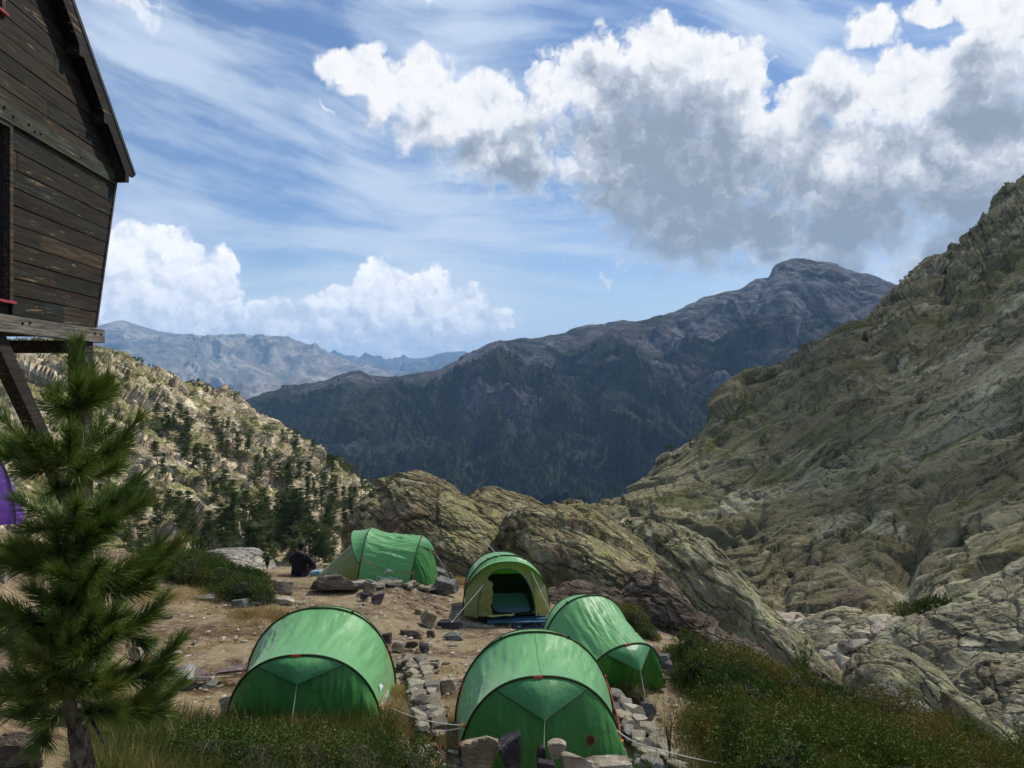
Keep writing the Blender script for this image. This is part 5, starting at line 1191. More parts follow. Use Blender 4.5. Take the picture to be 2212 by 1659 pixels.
# far long wall (flared), floor, roof
def slab(nm, c4, thick, mt_, par=hut, tint=(.04, .035, .028)):
    c4 = np.array(c4, float); n_ = np.cross(c4[1] - c4[0], c4[2] - c4[0]); n_ /= np.linalg.norm(n_)
    return MB().add(np.vstack([c4, c4 - n_ * thick]), np.array([[0, 1, 2, 3], [7, 6, 5, 4], [0, 4, 5, 1], [1, 5, 6, 2], [2, 6, 7, 3], [3, 7, 4, 0]]), tint).build(nm, mt_, par, col=True)
D = 5.0
def at3(yy, back, z_): x_, y_ = W(yy, -back); return (x_, y_, z_)
slab('long_wall', [at3(8.49, .03, .60), at3(8.49, D, .60), at3(9.01, D, 2.35), at3(9.01, .03, 2.35)], .03, WOOD)
slab('long_wall', [at3(3.92, .03, .60), at3(3.40, .03, 2.35), at3(3.40, D, 2.35), at3(3.92, D, .60)], .03, WOOD)
slab('back_wall', [at3(3.9, D, .6), at3(3.4, D, 2.4), at3(6.2, D, 4.7), at3(9.0, D, 2.4), ][:4], .03, WOOD)
slab('floor', [at3(3.95, .06, .58), at3(8.5, .06, .58), at3(8.5, D, .58), at3(3.95, D, .58)], .08, WOOD)
ez = 2.375; ey = 9.20
ridge = (RIDGE_Y - .25 + .0, 2.375 + (9.20 - (RIDGE_Y - .25)) / 1.14 * 1.0)
slope = [(ey, ez), ridge]
def rf(yy0, z0, yy1, z1, nm):
    r_ = slab(nm, [at3(yy0, -.135, z0), at3(yy1, -.135, z1), at3(yy1, D + .2, z1), at3(yy0, D + .2, z0)][::(1 if yy0 > yy1 else -1)], .05, M_roof, tint=(.02, .02, .022)); return r_
M_roof = plain('roof_dark', (.022, .022, .026), .7)
r1 = rf(ey + .02, ez + .02, ridge[0], ridge[1] + .02, 'roof'); r2 = rf(2 * ridge[0] - ey - .02, ez + .02, ridge[0], ridge[1] + .02, 'roof')
def barge(ya, za, yb, zb):
    m_ = MB(); pts_ = []
    for o_ in (.10, .132):
        for yy, z_ in ((ya + (.228 if ya < yb else -.228), za - .004), (ya, za - .0), (yb, zb - .0), (yb, zb - .20)): x_, y_ = W(yy, o_); pts_.append((x_, y_, z_))
    m_.add(np.array(pts_), np.array([[4, 5, 6, 7], [3, 2, 1, 0], [0, 1, 5, 4], [1, 2, 6, 5], [2, 3, 7, 6], [3, 0, 4, 7]]), (.012, .010, .009)); m_.build('bargeboard', WOOD, r1, col=True)
barge(ey, ez, ridge[0], ridge[1]); barge(2 * ridge[0] - ey, ez, ridge[0], ridge[1])
for k in range(6):
    m_ = MB()
    yy = 9.02 - .02; x0_, y0_ = W(yy - k * .55, .09); z0_ = 2.30 + k * .55 / 1.14; m_.box((x0_ - .05, y0_, z0_ + .02), (.20, .08, .09), None, (.022, .019, .016)); m_.build('purlin', WOOD, r1, col=True)
# stilts and brace
pg_ = gz1(*W(8.3)); x_, y_ = W(8.32, -.06)
m_ = MB(); m_.box((x_, y_, (pg_ + .44) / 2), (.17, .17, .44 - pg_ + .02), None, (.035, .028, .022)); m_.build('stilt', WOOD, hut, col=True)
x2_, y2_ = W(4.2, -.06); pg2 = gz1(x2_, y2_); m_ = MB(); m_.box((x2_, y2_, (pg2 + .44) / 2), (.17, .17, .44 - pg2 + .02), None, (.085, .07, .055)); m_.build('stilt', WOOD, hut, col=True)
for yy, bk in ((8.3, 4.6), (4.2, 4.6)):
    x2_, y2_ = W(yy, -bk); pg2 = gz1(x2_, y2_); m_ = MB(); m_.box((x2_, y2_, (pg2 + .44) / 2), (.17, .17, .44 - pg2 + .02), None, (.085, .07, .055)); m_.build('stilt', WOOD, hut, col=True)
a_ = np.array([*W(6.72, -.07), .46]); b_ = np.array([*W(8.15, -.07), -1.25]); d_ = b_ - a_; Lb = np.linalg.norm(d_); d_ /= Lb
sx_ = np.array([Hn[0], Hn[1], 0]); sy_ = np.cross(d_, sx_); Rm = np.stack([sx_, sy_, d_], 1)
br = MB().box((a_ + b_) / 2, (.11, .15, Lb), Rm, (.035, .028, .022)).build('brace', WOOD, hut, col=True)
c0 = a_ + d_ * Lb * .80; th = np.linspace(0, 2 * np.pi, 15); v, f = tube(c0 + np.outer(np.cos(th) * .12, sx_) + np.outer(np.sin(th) * .14, sy_) + np.outer(np.cos(th) * .10, d_), .007, 5); mesh('rope', v, f, M_or, parent=br)
slab('joist', [at3(8.1, .12, .44), at3(8.4, .12, .44), at3(8.4, D, .44), at3(8.1, D, .44)], .12, WOOD)

# weathered rail fence glimpsed through the sapling
fc = thing('wooden_fence', 'grey weathered rail fence at the left border below the purple tent', 'fence', P(20, 1215, 12.2))
def rail(nm, p0, p1, r): m_ = MB().tube([p0, p1], r, 6, (.40, .36, .30)); m_.build(nm, WOOD, fc, col=True)
for x_ in (-1.3, -.1, .9): rail('post', (x_, 0, -.35), (x_ + .02, 0, .30), .045)
rail('rail', (-1.6, .0, .20), (1.2, .05, .17), .03); rail('rail', (-1.6, -.02, .04), (1.2, .0, .03), .028)
# ------------------------------------------------------------------ leaf and needle makers
def unit(v): return v / np.maximum(np.linalg.norm(v, axis=-1, keepdims=True), 1e-9)
def leaves(c, nrm, size, rs, aspect=.55, spread=1.0):
    """pointed little leaves: 4 vertices each; c centres (n,3), nrm preferred direction, size (n,)"""
    n_ = len(c); d = unit(nrm + rs.normal(size=(n_, 3)) * spread); s = unit(np.cross(d, rs.normal(size=(n_, 3))))
    L = size[:, None]; b = c; t = c + d * L; m = c + d * L * .45
    V = np.stack([b, m + s * L * aspect * .5, t, m - s * L * aspect * .5], 1).reshape(-1, 3)
    return V, (np.arange(n_)[:, None] * 4 + np.arange(4)[None])
def blades(c, d, L, w, rs, bend=.3):
    """thin curved blades (needles, grass): 5 vertices"""
    n_ = len(c); d = unit(d); s = unit(np.cross(d, rs.normal(size=(n_, 3)))) * w[:, None]; dn = np.array([0, 0, -1.]) * (bend * L)[:, None]
    m = c + d * L[:, None] * .55 + dn * .25; t = c + d * L[:, None] + dn
    V = np.stack([c - s, c + s, m + s * .8, m - s * .8, t], 1).reshape(-1, 3); k = np.arange(n_)[:, None] * 5
    return V, k + np.array([[0, 1, 2, 3]]), k + np.array([[3, 2, 4]])

# ------------------------------------------------------------------ the pine sapling in front
bark = mat('pine_bark', .95, .1); p = objco(bark); f_ = bark.noise(bark.vs(p, (1, 1, .45)), 38, 6, .7)
bark.put(bark.b.inputs['Base Color'], bark.mix(bark.mr(f_, .38, .62), (.045, .032, .024), (.17, .135, .10))); bump(bark, f_, .8, .012); BARK = bark.mat
NEED = leafmat('pine_needles', [(.040, .070, .010), (.070, .115, .015), (.115, .17, .025), (.17, .17, .04)], 4, .18, rough=.5, spec=.25)
rs = np.random.RandomState(21); YP = 4.0
tp_ = [(186,1720,4.02),(178,1640,4.0),(168,1580,4.0),(154,1510,4.0),(146,1460,4.0),(150,1380,3.98),(153,1300,4.0),(149,1200,4.0),(150,1100,4.02),(151,1000,4.0),(155,920,4.0),(160,850,4.0),(164,790,4.0)]
tpw = np.array([P(*q) for q in tp_]); base = tpw[0]
sap = thing('pine_sapling', 'young pine with long needles close in front on the left', 'pine tree', (base[0], base[1], base[2]))
tk = cat_rom(tpw - base, 90); rad = np.interp(np.linspace(0, 1, 90), [0, .15, .35, .7, 1], [.062, .048, .036, .024, .011])
rad = rad * (1 + .12 * perlin(np.stack([np.linspace(0, 20, 90)] * 3, -1), 3))
v, f = tube(tk, rad, 12); trunk = mesh('trunk', v, f, BARK, parent=sap)
shoots = []      # (points, radii) of leafy shoots in local coordinates
def limb(ya, tip, sag=.12, r0=.011, leafy=.62, dens=1.0, subs=2):
    k = np.argmin(np.abs((829.5 - (tk[:, 2] + base[2]) / (tk[:, 1] + base[1]) * F) - ya)); a = tk[k]
    b = P(*tip) - base; L = np.linalg.norm(b - a); m = a + (b - a) * .62 + np.array([0, 0, -sag * L * 1.35])
    c_ = cat_rom(np.array([a, a + (m - a) * .5 + (0, 0, -.02 * L), m, b]), 26); return (c_, r0, leafy, dens, subs)
L_ = [limb(835, (165,748,4.0), 0, .009, 1.0, 1.3, 0),
      limb(880, (232,822,3.9), .12), limb(885, (205,845,4.3), .1), limb(890, (170,830,3.7), .1), limb(880, (196,800,4.15), .06), limb(895, (122,850,3.8), .1),
      limb(990, (12,905,4.1), .14), limb(990, (298,908,4.0), .16), limb(985, (222,905,4.4), .1), limb(990, (150,930,3.5), .1), limb(1000, (60,960,3.6), .12), limb(1100, (95,1070,4.55), .1), limb(1105, (165,1090,3.4), .1), limb(1215, (110,1190,4.6), .1), limb(1335, (100,1310,4.6), .1), limb(1340, (245,1370,3.5), .1), limb(1440, (230,1420,4.5), .1), limb(1220, (190,1150,3.55), .05), limb(1330, (185,1260,3.6), .05), limb(1330, (130,1270,3.6), .08), limb(1445, (200,1330,3.6), .0), limb(1440, (110,1380,3.7), .05), limb(1000, (190,1000,3.6), .12), limb(985, (-40,935,3.9), .14), limb(1000, (268,950,4.2), .14),
      limb(1100, (312,1085,4.1), .15), limb(1095, (235,1060,4.5), .1), limb(1100, (300,1035,4.3), .14),
      limb(1210, (385,1172,4.0), .18, .012), limb(1215, (30,1185,3.6), .12), limb(1210, (-50,1130,4.2), .1), limb(1220, (215,1215,3.4), .08), limb(1215, (330,1235,3.8), .15), limb(1208, (120,1140,3.5), .08),
      limb(1330, (352,1298,4.1), .18), limb(1335, (-40,1290,4.0), .12), limb(1330, (260,1300,4.5), .1), limb(1335, (60,1330,3.55), .08), limb(1340, (-30,1370,4.2), .1),
      limb(1440, (386,1385,4.2), .2), limb(1440, (152,1372,3.45), .1, .010, .7, 1.2), limb(1445, (-45,1440,4.1), .1), limb(1440, (300,1440,4.0), .15), limb(1445, (90,1440,3.6), .1),
      limb(1500, (20,1540,3.9), .0), limb(1505, (75,1610,3.8), -.05), limb(1500, (330,1500,4.2), .15), limb(1500, (60,1500,3.7), .0), limb(1505, (100,1560,4.3), .0), limb(1500, (200,1470,3.6), .0), limb(1500, (250,1540,3.9), .05), limb(1490, (-30,1500,4.0), .05), limb(1495, (390,1480,4.4), .18)]
wood_mb = MB(); NV = []; NQ = []; NTt = []; off = 0; ncount = 0
def dress(c_, leafy, dens, Lneed):
    global off
    seg = np.linalg.norm(np.diff(c_, axis=0), axis=1); L = seg.sum(); st = 1 - leafy; num = int(1200 * L * leafy * dens) + 60
    s = st + (1 - st) * rs.rand(num) ** .75; idx = s * (len(c_) - 1); i0 = np.clip(idx.astype(int), 0, len(c_) - 2); ft_ = (idx - i0)[:, None]
    p_ = c_[i0] * (1 - ft_) + c_[i0 + 1] * ft_; tg = unit(c_[i0 + 1] - c_[i0])
    side = unit(np.cross(tg, rs.normal(size=(num, 3)))); ang_ = np.interp(s, [st, 1], [1.0, .42]) * rs.uniform(.7, 1.2, num)
    d = tg * np.cos(ang_)[:, None] + side * np.sin(ang_)[:, None] + np.array([0, 0, .10])
    ln = Lneed * rs.uniform(.65, 1.1, num); V, q, t = blades(p_, d, ln, rs.uniform(.0013, .0022, num), rs, .05)
    NV.append(V); NQ.append(q + off); NTt.append(t + off); off += len(V)
for c_, r0, leafy, dens, subs in L_:
    wood_mb.tube(c_, np.linspace(r0, .004, len(c_)), 6); Ln = np.linalg.norm(c_[-1] - c_[0])
    dress(c_, min(leafy + .1, .20 / max(Ln, .1) + .42) if leafy < 1 else 1, dens, .13)
    for s_ in range(subs):
        k = int(len(c_) * rs.uniform(.35, .72)); tg = unit(c_[k] - c_[k - 1]); sd = unit(np.cross(tg, (0, 0, 1.)) * (1 if s_ % 2 else -1) + rs.normal(size=3) * .3)
        e_ = c_[k] + (tg * .8 + sd * .75 + (0, 0, .18)) * Ln * rs.uniform(.22, .36); cc = cat_rom(np.array([c_[k], (c_[k] + e_) / 2 + (0, 0, -.01), e_]), 12)
        wood_mb.tube(cc, np.linspace(.005, .003, 12), 5); dress(cc, .85, dens, .13)
wood_mb.build('branches', BARK, sap, smooth=True)
mesh('needles', np.vstack(NV), [np.vstack(NQ), np.vstack(NTt)], NEED, smooth=False, parent=sap)
a = tk[int(90 * .13)]
mesh('dead_branch', *tube(cat_rom(np.array([P(186,1530,4.0) - base, P(205,1570,3.9) - base, P(228,1612,3.8) - base]), 10), np.linspace(.014, .004, 10), 6), BARK, parent=sap)
mesh('dead_branch', *tube(cat_rom(np.array([P(200,1560,3.93) - base, P(215,1580,3.95) - base, P(232,1584,4.0) - base]), 8), np.linspace(.006, .002, 8), 5), BARK, parent=sap)

# ------------------------------------------------------------------ pines of the hillside
PINE = leafmat('pine_foliage', [(.026, .052, .016), (.045, .080, .022), (.078, .115, .030), (.12, .15, .04)], .35, .14, rough=.7, spec=.1, pscale=1)
TRK = plain('pine_trunk', (.17, .125, .10), .9, var=.4, scale=3); DEAD = plain('dead_wood', (.52, .48, .43), .85, var=.3, scale=3)
def make_pine(seed, h=12, kind='full', label='', bare=.3):
    """tiered mountain pine, unit metres; trunk, crown (branches inside the crown's clumps)"""
    rs = np.random.RandomState(seed); lean = rs.normal(size=2) * .03 * h
    tz = np.linspace(0, h * (.94 if kind != 'flat' else .86), 14); tx = lean[0] * (tz / h) ** 1.5 + .08 * np.sin(tz * .9 + seed); ty = lean[1] * (tz / h) ** 1.5
    root = thing('pine_tree', label, 'pine tree'); tr = np.stack([tx, ty, tz], -1); r0 = h * .020
    v, f = tube(tr, np.linspace(r0, r0 * .25, 14), 7); mb = MB().add(v, f)
    if kind == 'dead':
        for k in range(12):
            z_ = h * rs.uniform(.35, .95); a_ = rs.rand() * 6.3; i_ = int(z_ / tz[-1] * 13); l_ = h * rs.uniform(.05, .16); p0 = tr[min(i_, 13)]
            mb.tube([p0, p0 + np.array([math.cos(a_), math.sin(a_), .35]) * l_], [r0 * .25, r0 * .06], 4)
        mb.build('trunk', DEAD, root, smooth=True); return root
    C, D_, S = [], [], []; tiers = []
    z0 = h * bare; z_ = z0
    while z_ < h * .99: tiers.append(z_); z_ += h * rs.uniform(.045, .085)
    if kind == 'flat': tiers = [h * .62, h * .74, h * .82, h * .88, h * .92]
    for z_ in tiers:
        u = (z_ - z0) / (h - z0 + 1e-6)
        wid = h * (.24 * (1 - u) ** .75 + .035) * rs.uniform(.7, 1.2) * (1 if kind == 'full' else .62 if kind == 'narrow' else 1.0)
        if kind == 'flat': wid = h * rs.uniform(.26, .42)
        i_ = min(int(z_ / tz[-1] * 13), 13); p0 = tr[i_] * 1.0; p0[2] = min(z_, tz[-1]); nb = rs.randint(4, 7)
        for k in range(nb):
            a_ = rs.rand() * 6.3; l_ = wid * rs.uniform(.5, 1.15); up = rs.uniform(-.05, .28) * (1 if u < .8 else 2)
            e_ = p0 + np.array([math.cos(a_) * l_, math.sin(a_) * l_, up * l_]); mb.tube([p0, (p0 + e_) / 2 + (0, 0, -.04 * l_), e_], [r0 * .28, r0 * .18, r0 * .08], 4)
            for q in range(rs.randint(3, 6)):
                s_ = rs.uniform(.35, 1.05); cp_ = p0 + (e_ - p0) * s_ + rs.normal(size=3) * l_ * np.array([.13, .13, .05]); rr_ = h * rs.uniform(.022, .05)
                m_ = 22; off_ = unit(rs.normal(size=(m_, 3))) * (rs.rand(m_, 1) ** .5) * np.array([rr_ * 1.5, rr_ * 1.5, rr_ * .55])
                C.append(cp_ + off_); D_.append(off_ / rr_ + np.array([0, 0, .9])); S.append(rs.uniform(.6, 1.3, m_) * h * .026)
    mb.build('trunk', TRK, root, smooth=True)
    V, q = leaves(np.vstack(C), np.vstack(D_), np.concatenate(S), rs, .5, .6); mesh('crown', V, q, PINE, smooth=False, parent=root)
    return root
protos = [('full', make_pine(1, kind='full')), ('full', make_pine(2, kind='full', bare=.2)), ('full', make_pine(3, kind='full', bare=.42)), ('narrow', make_pine(4, kind='narrow', bare=.25)),
          ('narrow', make_pine(5, kind='narrow', bare=.45)), ('flat', make_pine(6, kind='flat')), ('flat', make_pine(7, kind='flat')), ('dead', make_pine(8, kind='dead')), ('full', make_pine(9, kind='full', bare=.12))]
used = [0] * len(protos)
def plant_pine(pi, loc, hgt, rz, label, group, sxy=1.0):
    src = protos[pi][1]
    if used[pi] == 0: o = src
    else:
        o = src.copy(); COL.objects.link(o)
        for ch in src.children: c2 = ch.copy(); COL.objects.link(c2); c2.parent = o
    used[pi] += 1; s = hgt / 12; o.location = tuple(float(q) for q in loc); o.rotation_euler = (0, 0, rz); o.scale = (s * sxy, s * sxy, s); tag(o, label, 'pine tree', group); return o
rs = np.random.RandomState(99)
def hp(zx, zy): return zx * .3906, 691 + zy * .3906        # notes were taken on an enlarged cut-out of the photo
solo = [(738,248,58,5,'flat-crowned pine standing against the far blue mountains on the left ridge'), (792,278,52,6,'small flat-crowned pine just right of the ridge pine'),
        (1035,362,42,7,'leafless dead tree on the crest of the left ridge'), (985,808,135,7,'tall bare silvery dead trunk in the middle of the left hillside'), (850,700,75,7,'leaning bare dead trunk left of the tall silvery one'),
        (1165,1275,235,4,'pine with a bare pale trunk rising beside the flat-topped boulder'), (1705,1225,240,4,'pine with a long bare trunk above the seated person'), (1505,642,85,5,'rounded pine alone on the lower crest of the left hillside'),
        (905,875,150,3,'narrow dark pine by itself on the bright slabs'), (2045,945,85,6,'last small pine at the foot of the left hillside beside the largest boulder'),
        (1005,1175,240,0,'broad dark pine left of the pine with the bare pale trunk'), (1050,1195,215,8,'dense pine tight against the broad dark pine')]
for zx, zy, hz_, pi, lb in solo:
    px, py = hp(zx, zy); loc = on_hill(px, py); plant_pine(pi, loc - (0, 0, .4), hz_ * .3906 * loc[1] / F * 1.03, rs.rand() * 6, lb, None)
grp = {'crest': ('dark pine on the lower crest of the left hillside, against the shaded mountain', [(1560,665,62),(1590,672,75),(1622,695,90),(1655,700,70),(1692,715,75),(1350,600,55),(1390,600,60),(1150,400,45),(1180,408,38),(650,265,40),(690,300,40),(700,330,60),(760,340,60),(1000,420,45),(1020,440,50)]),
       'mid': ('pine in the loose band across the middle of the left hillside', [(905,640,80),(930,620,95),(960,600,90),(1000,590,110),(1035,612,105),(1040,780,95),(1075,800,90),(1100,810,130),(1150,830,120),(1130,900,90),(1160,905,100),(1260,625,75),(1290,640,70),(1350,765,125),(1370,740,100),(1320,700,80),(1410,905,90),(1440,900,85),(1500,905,130),(1545,908,95),(1570,930,110),(1600,900,100),(1640,880,110),(1660,930,130),(1700,900,110),(1190,620,60),(1220,640,66),(1460,780,60),(1480,640,60)]),
       'stand': ('pine in the upper edge of the dense stand below the bright slabs', [(760,1000,110),(700,960,100),(825,985,110),(850,1000,90),(640,1000,120),(600,960,100),(1180,1000,130),(1210,1010,160),(1250,1020,190),(1290,1000,120),(1440,1090,150),(1470,1100,130),(1500,1150,120),(1460,1000,80),(1530,1050,110),(1600,1020,150),(1640,1060,140),(1660,1140,160),(1690,1130,130),(1740,1060,130),(1780,1050,130),(1830,1110,150),(1860,1070,130),(1900,1040,130),(1935,1020,110),(1965,1000,90),(2000,965,110),(2020,960,90),(1800,960,110),(1850,960,100),(1740,960,90),(1760,900,60),(1800,905,60),(1840,920,70)]),
       'foot': ('pine in the dense stand at the foot of the left hillside, behind the seated person', [])}
for _ in range(74):
    zx = rs.uniform(1090, 1960); zy = rs.uniform(1130, 1400)
    if 1090 < zx < 1230 and zy < 1270: continue
    grp['foot'][1].append((zx, zy, rs.uniform(120, 215)))
for _ in range(30):
    t_ = rs.rand(); zx = 620 + 1150 * t_ + rs.normal() * 60; zy = 560 + 330 * t_ + rs.normal() * 70; grp['mid'][1].append((zx, zy, rs.uniform(60, 120)))
for _ in range(30): zx = rs.uniform(0, 1050); zy = rs.uniform(1000, 1420); grp['foot'][1].append((zx, zy, rs.uniform(100, 200)))
ORD = 'first second third fourth fifth sixth seventh eighth ninth tenth eleventh twelfth thirteenth fourteenth fifteenth sixteenth seventeenth eighteenth nineteenth twentieth'.split()
ORD += ['twenty-' + q for q in ORD[:9]] + ['thirtieth'] + ['thirty-' + q for q in ORD[:9]] + ['fortieth'] + ['forty-' + q for q in ORD[:9]] + ['fiftieth'] + ['fifty-' + q for q in ORD[:9]] + ['sixtieth'] + ['sixty-' + q for q in ORD[:9]] + ['seventieth']
bush_l = 'pine seen low through and beside the sapling, at the left of the hillside'
sets = {}
for key, (lb, lst) in grp.items():
    for q in lst:
        k2 = key
        if key == 'foot': k2 = 'beside' if q[0] < 1060 else 'front' if q[1] > 1305 else 'middle' if q[1] > 1215 else 'rear'
        sets.setdefault(k2, []).append(q)
WHERE = {'crest': 'along the lower crest of the left hillside', 'mid': 'in the loose band across the left hillside', 'stand': 'on the upper edge of the dense stand', 'beside': 'beside the sapling, low on the hillside',
         'front': 'in the front row of the dense stand', 'middle': 'in the middle row of the dense stand', 'rear': 'in the rear row of the dense stand'}
GRP = {'crest': 'pines on the lower crest', 'mid': 'pines in the middle band', 'stand': 'pines on the upper edge of the stand', 'beside': 'pines beside the sapling', 'front': 'pines in the stand at the foot', 'middle': 'pines in the stand at the foot', 'rear': 'pines in the stand at the foot'}
for key, lst in sets.items():
    for ki, (zx, zy, hz_) in enumerate(sorted(lst)):
        px, py = hp(zx, zy); loc = on_hill(px, py); pi = rs.choice([0, 1, 2, 3, 4, 8, 0, 1, 5] if key != 'crest' else [0, 2, 5, 6, 8])
        plant_pine(pi, loc - (0, 0, .5), hz_ * .3906 * loc[1] / F * rs.uniform(.95, 1.2) * (1.2 if key == 'mid' else 1), rs.rand() * 6.3, ORD[ki] + ' pine from the left ' + WHERE[key], GRP[key], rs.uniform(.9, 1.25))
for px, py, hp_, pi, lb in ((1446,992,36,5,'lone pine standing clear on the edge of the right slope against the dark mountain'), (1490,968,22,3,'smaller pine up the edge to the right of the lone pine'),
                            (1333,1074,28,6,'small spreading pine low on the edge of the right slope'), (1375,1050,18,5,'tiny pine between the lone pine and the spreading one'), (1972,1400,48,1,'young conifer in the grassy hollow of the gully')):
    loc = on_hill(px, py, SLP, SPX); plant_pine(pi, loc - (0, 0, .3), hp_ * loc[1] / F, 1.0, lb, None)
for k in range(len(protos)):
    if used[k] == 0:
        for ch in list(protos[k][1].children): bpy.data.objects.remove(ch)
        bpy.data.objects.remove(protos[k][1])

# low scrub in patches on both slopes: beyond counting
def scrub(name, pts_grid, n_, dens_fn, size, mt, seed, per=26):
    rs = np.random.RandomState(seed); g_ = pts_grid.reshape(-1, 3); idx = rs.randint(0, len(g_), n_); c_ = g_[idx]; c_ = c_[dens_fn(c_)]; sz = size * rs.uniform(.5, 1.4, len(c_)) * np.interp(c_[:, 1], [60, 300], [.6, 1.3])
    off_ = unit(rs.normal(size=(len(c_), per, 3))) * rs.rand(len(c_), per, 1) ** .4; off_[..., 2] = np.abs(off_[..., 2]) * .8
    C = c_[:, None] + off_ * sz[:, None, None]; V, q = leaves(C.reshape(-1, 3), (off_ + (0, 0, .5)).reshape(-1, 3), np.repeat(sz * .55, per), rs, .7, .5)
    return tag(mesh(name, V, q, mt, smooth=False), kind='stuff')
SCR = leafmat('scrub_leaf', [(.035, .058, .015), (.07, .10, .03), (.12, .14, .045), (.19, .17, .07)], .12, .1, rough=.7)
scrub('scrub', gl2[20:430], 8000, lambda c_: (fbm(c_ * np.array([.02, .02, .035]), 5, .6, seed=61) > .20), 1.25, SCR, 5)
scrub('scrub', gr2[10:470], 4200, lambda c_: (fbm(c_ * np.array([.02, .02, .04]), 5, .6, seed=63) > .24), .8, SCR, 6, 20)

# ------------------------------------------------------------------ bushes
def bush_pts(cx, cy, rx, ry, h, n_, rs, base_z=None, rough=.35):
    """points through the outer shell of a mound; returns points and outward directions"""
    th = rs.rand(n_) * 2 * np.pi; cz = rs.rand(n_) ** .8; sr = np.sqrt(1 - (cz * .98) ** 2)
    d = np.stack([sr * np.cos(th), sr * np.sin(th), cz], -1); r_ = (1 + rough * fbm(d * 2.6 + (cx, cy, 0), 3, .6, seed=3)) * (1 - .30 * rs.rand(n_) ** 2)
    x, y = cx + d[:, 0] * rx * r_, cy + d[:, 1] * ry * r_; z = (gz(x, y) if base_z is None else base_z) + d[:, 2] * h * r_
    return np.stack([x, y, z], -1), d
JUN = leafmat('juniper_leaf', [(.022, .048, .008), (.042, .078, .012), (.075, .115, .020), (.12, .13, .03)], 1.2, .14)
SHR = leafmat('shrub_leaf', [(.020, .050, .006), (.050, .095, .012), (.11, .125, .018), (.155, .135, .03), (.21, .125, .035)], .5, .16)
DRY = leafmat('dry_grass', [(.24, .17, .065), (.42, .31, .13), (.56, .45, .23)], 2, .25); OLV = leafmat('green_grass', [(.035, .060, .009), (.065, .095, .015), (.12, .13, .03), (.26, .21, .08)], 1.6, .25)
INN = plain('twig_shadow', (.022, .020, .010), .9)  # near-black hull colour standing in for the shade inside a bush
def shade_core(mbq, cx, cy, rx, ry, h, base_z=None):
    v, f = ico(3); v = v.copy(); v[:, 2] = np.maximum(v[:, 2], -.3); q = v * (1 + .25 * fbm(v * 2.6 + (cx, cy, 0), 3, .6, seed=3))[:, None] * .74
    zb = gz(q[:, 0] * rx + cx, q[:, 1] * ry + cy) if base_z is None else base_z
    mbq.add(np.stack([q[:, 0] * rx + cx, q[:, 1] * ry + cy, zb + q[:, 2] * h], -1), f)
def bush(label, mounds, dens, mt, size, seed, name='bush', cat='bush', kind=None, group=None, spray=5, aspect=.5, up=.35):
    """mounds: (x, y, rx, ry, h) in metres"""
    rs = np.random.RandomState(seed); V0 = []; D0 = []; core = MB()
    for cx, cy, rx, ry, h in mounds:
        n_ = int(dens * (rx * ry * 3.1 + (rx + ry) * h * 2)); p_, d_ = bush_pts(cx, cy, rx, ry, h, n_, rs); V0.append(p_); D0.append(d_); shade_core(core, cx, cy, rx, ry, h)
    p_ = np.vstack(V0); d_ = np.vstack(D0); n_ = len(p_); dd = unit(d_ + (0, 0, up) + rs.normal(size=(n_, 3)) * .45)
    st = np.arange(spray)[None, :, None] / spray; Lr = size * rs.uniform(2.0, 4.5, n_)
    C = p_[:, None] + dd[:, None] * st * Lr[:, None, None] - (dd * Lr[:, None] * .4)[:, None]
    C = C.reshape(-1, 3) + rs.normal(size=(n_ * spray, 3)) * size * .25
    V, q = leaves(C, np.repeat(dd, spray, 0), size * rs.uniform(.6, 1.3, n_ * spray), rs, aspect, .75)
    m0 = mounds[0]; b = np.array([m0[0], m0[1], gz1(m0[0], m0[1])])
    if kind == 'stuff':
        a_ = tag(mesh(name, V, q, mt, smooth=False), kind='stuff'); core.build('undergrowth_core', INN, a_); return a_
    T = thing(name, label, cat, b, 0, group); mesh('foliage', V - b, q, mt, smooth=False, parent=T); core.v = [x - b for x in core.v]; core.build('shade_hull', INN, T); return T
def mnd(px, py, w, h, ry=None, Y=None):
    c_ = on_ground(px, py) if Y is None else P(px, py, Y); k = c_[1] / F; return (c_[0], c_[1] + (ry or w * k * .4) * .5, w * k / 2, ry or w * k * .4, h * k)
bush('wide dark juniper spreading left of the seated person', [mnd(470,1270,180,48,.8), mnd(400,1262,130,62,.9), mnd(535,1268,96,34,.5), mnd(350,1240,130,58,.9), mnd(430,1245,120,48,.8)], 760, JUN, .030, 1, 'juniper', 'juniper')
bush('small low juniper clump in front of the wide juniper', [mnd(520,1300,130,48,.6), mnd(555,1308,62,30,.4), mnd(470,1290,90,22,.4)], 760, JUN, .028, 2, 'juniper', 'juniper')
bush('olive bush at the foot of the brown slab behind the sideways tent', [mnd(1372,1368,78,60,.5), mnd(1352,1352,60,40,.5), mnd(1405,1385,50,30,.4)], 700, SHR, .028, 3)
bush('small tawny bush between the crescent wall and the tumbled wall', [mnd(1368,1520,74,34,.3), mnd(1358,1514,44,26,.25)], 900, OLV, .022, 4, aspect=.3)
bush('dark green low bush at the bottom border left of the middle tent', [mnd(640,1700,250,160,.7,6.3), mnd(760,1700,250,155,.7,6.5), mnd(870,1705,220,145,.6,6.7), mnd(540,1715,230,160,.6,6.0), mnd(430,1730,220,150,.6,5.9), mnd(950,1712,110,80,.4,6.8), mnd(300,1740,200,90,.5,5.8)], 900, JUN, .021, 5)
ms = []; rs = np.random.RandomState(8)
topl = np.array([(1400,1428),(1460,1410),(1520,1425),(1600,1455),(1680,1490),(1760,1520),(1840,1548),(1920,1580),(2000,1605),(2100,1625),(2230,1640)])
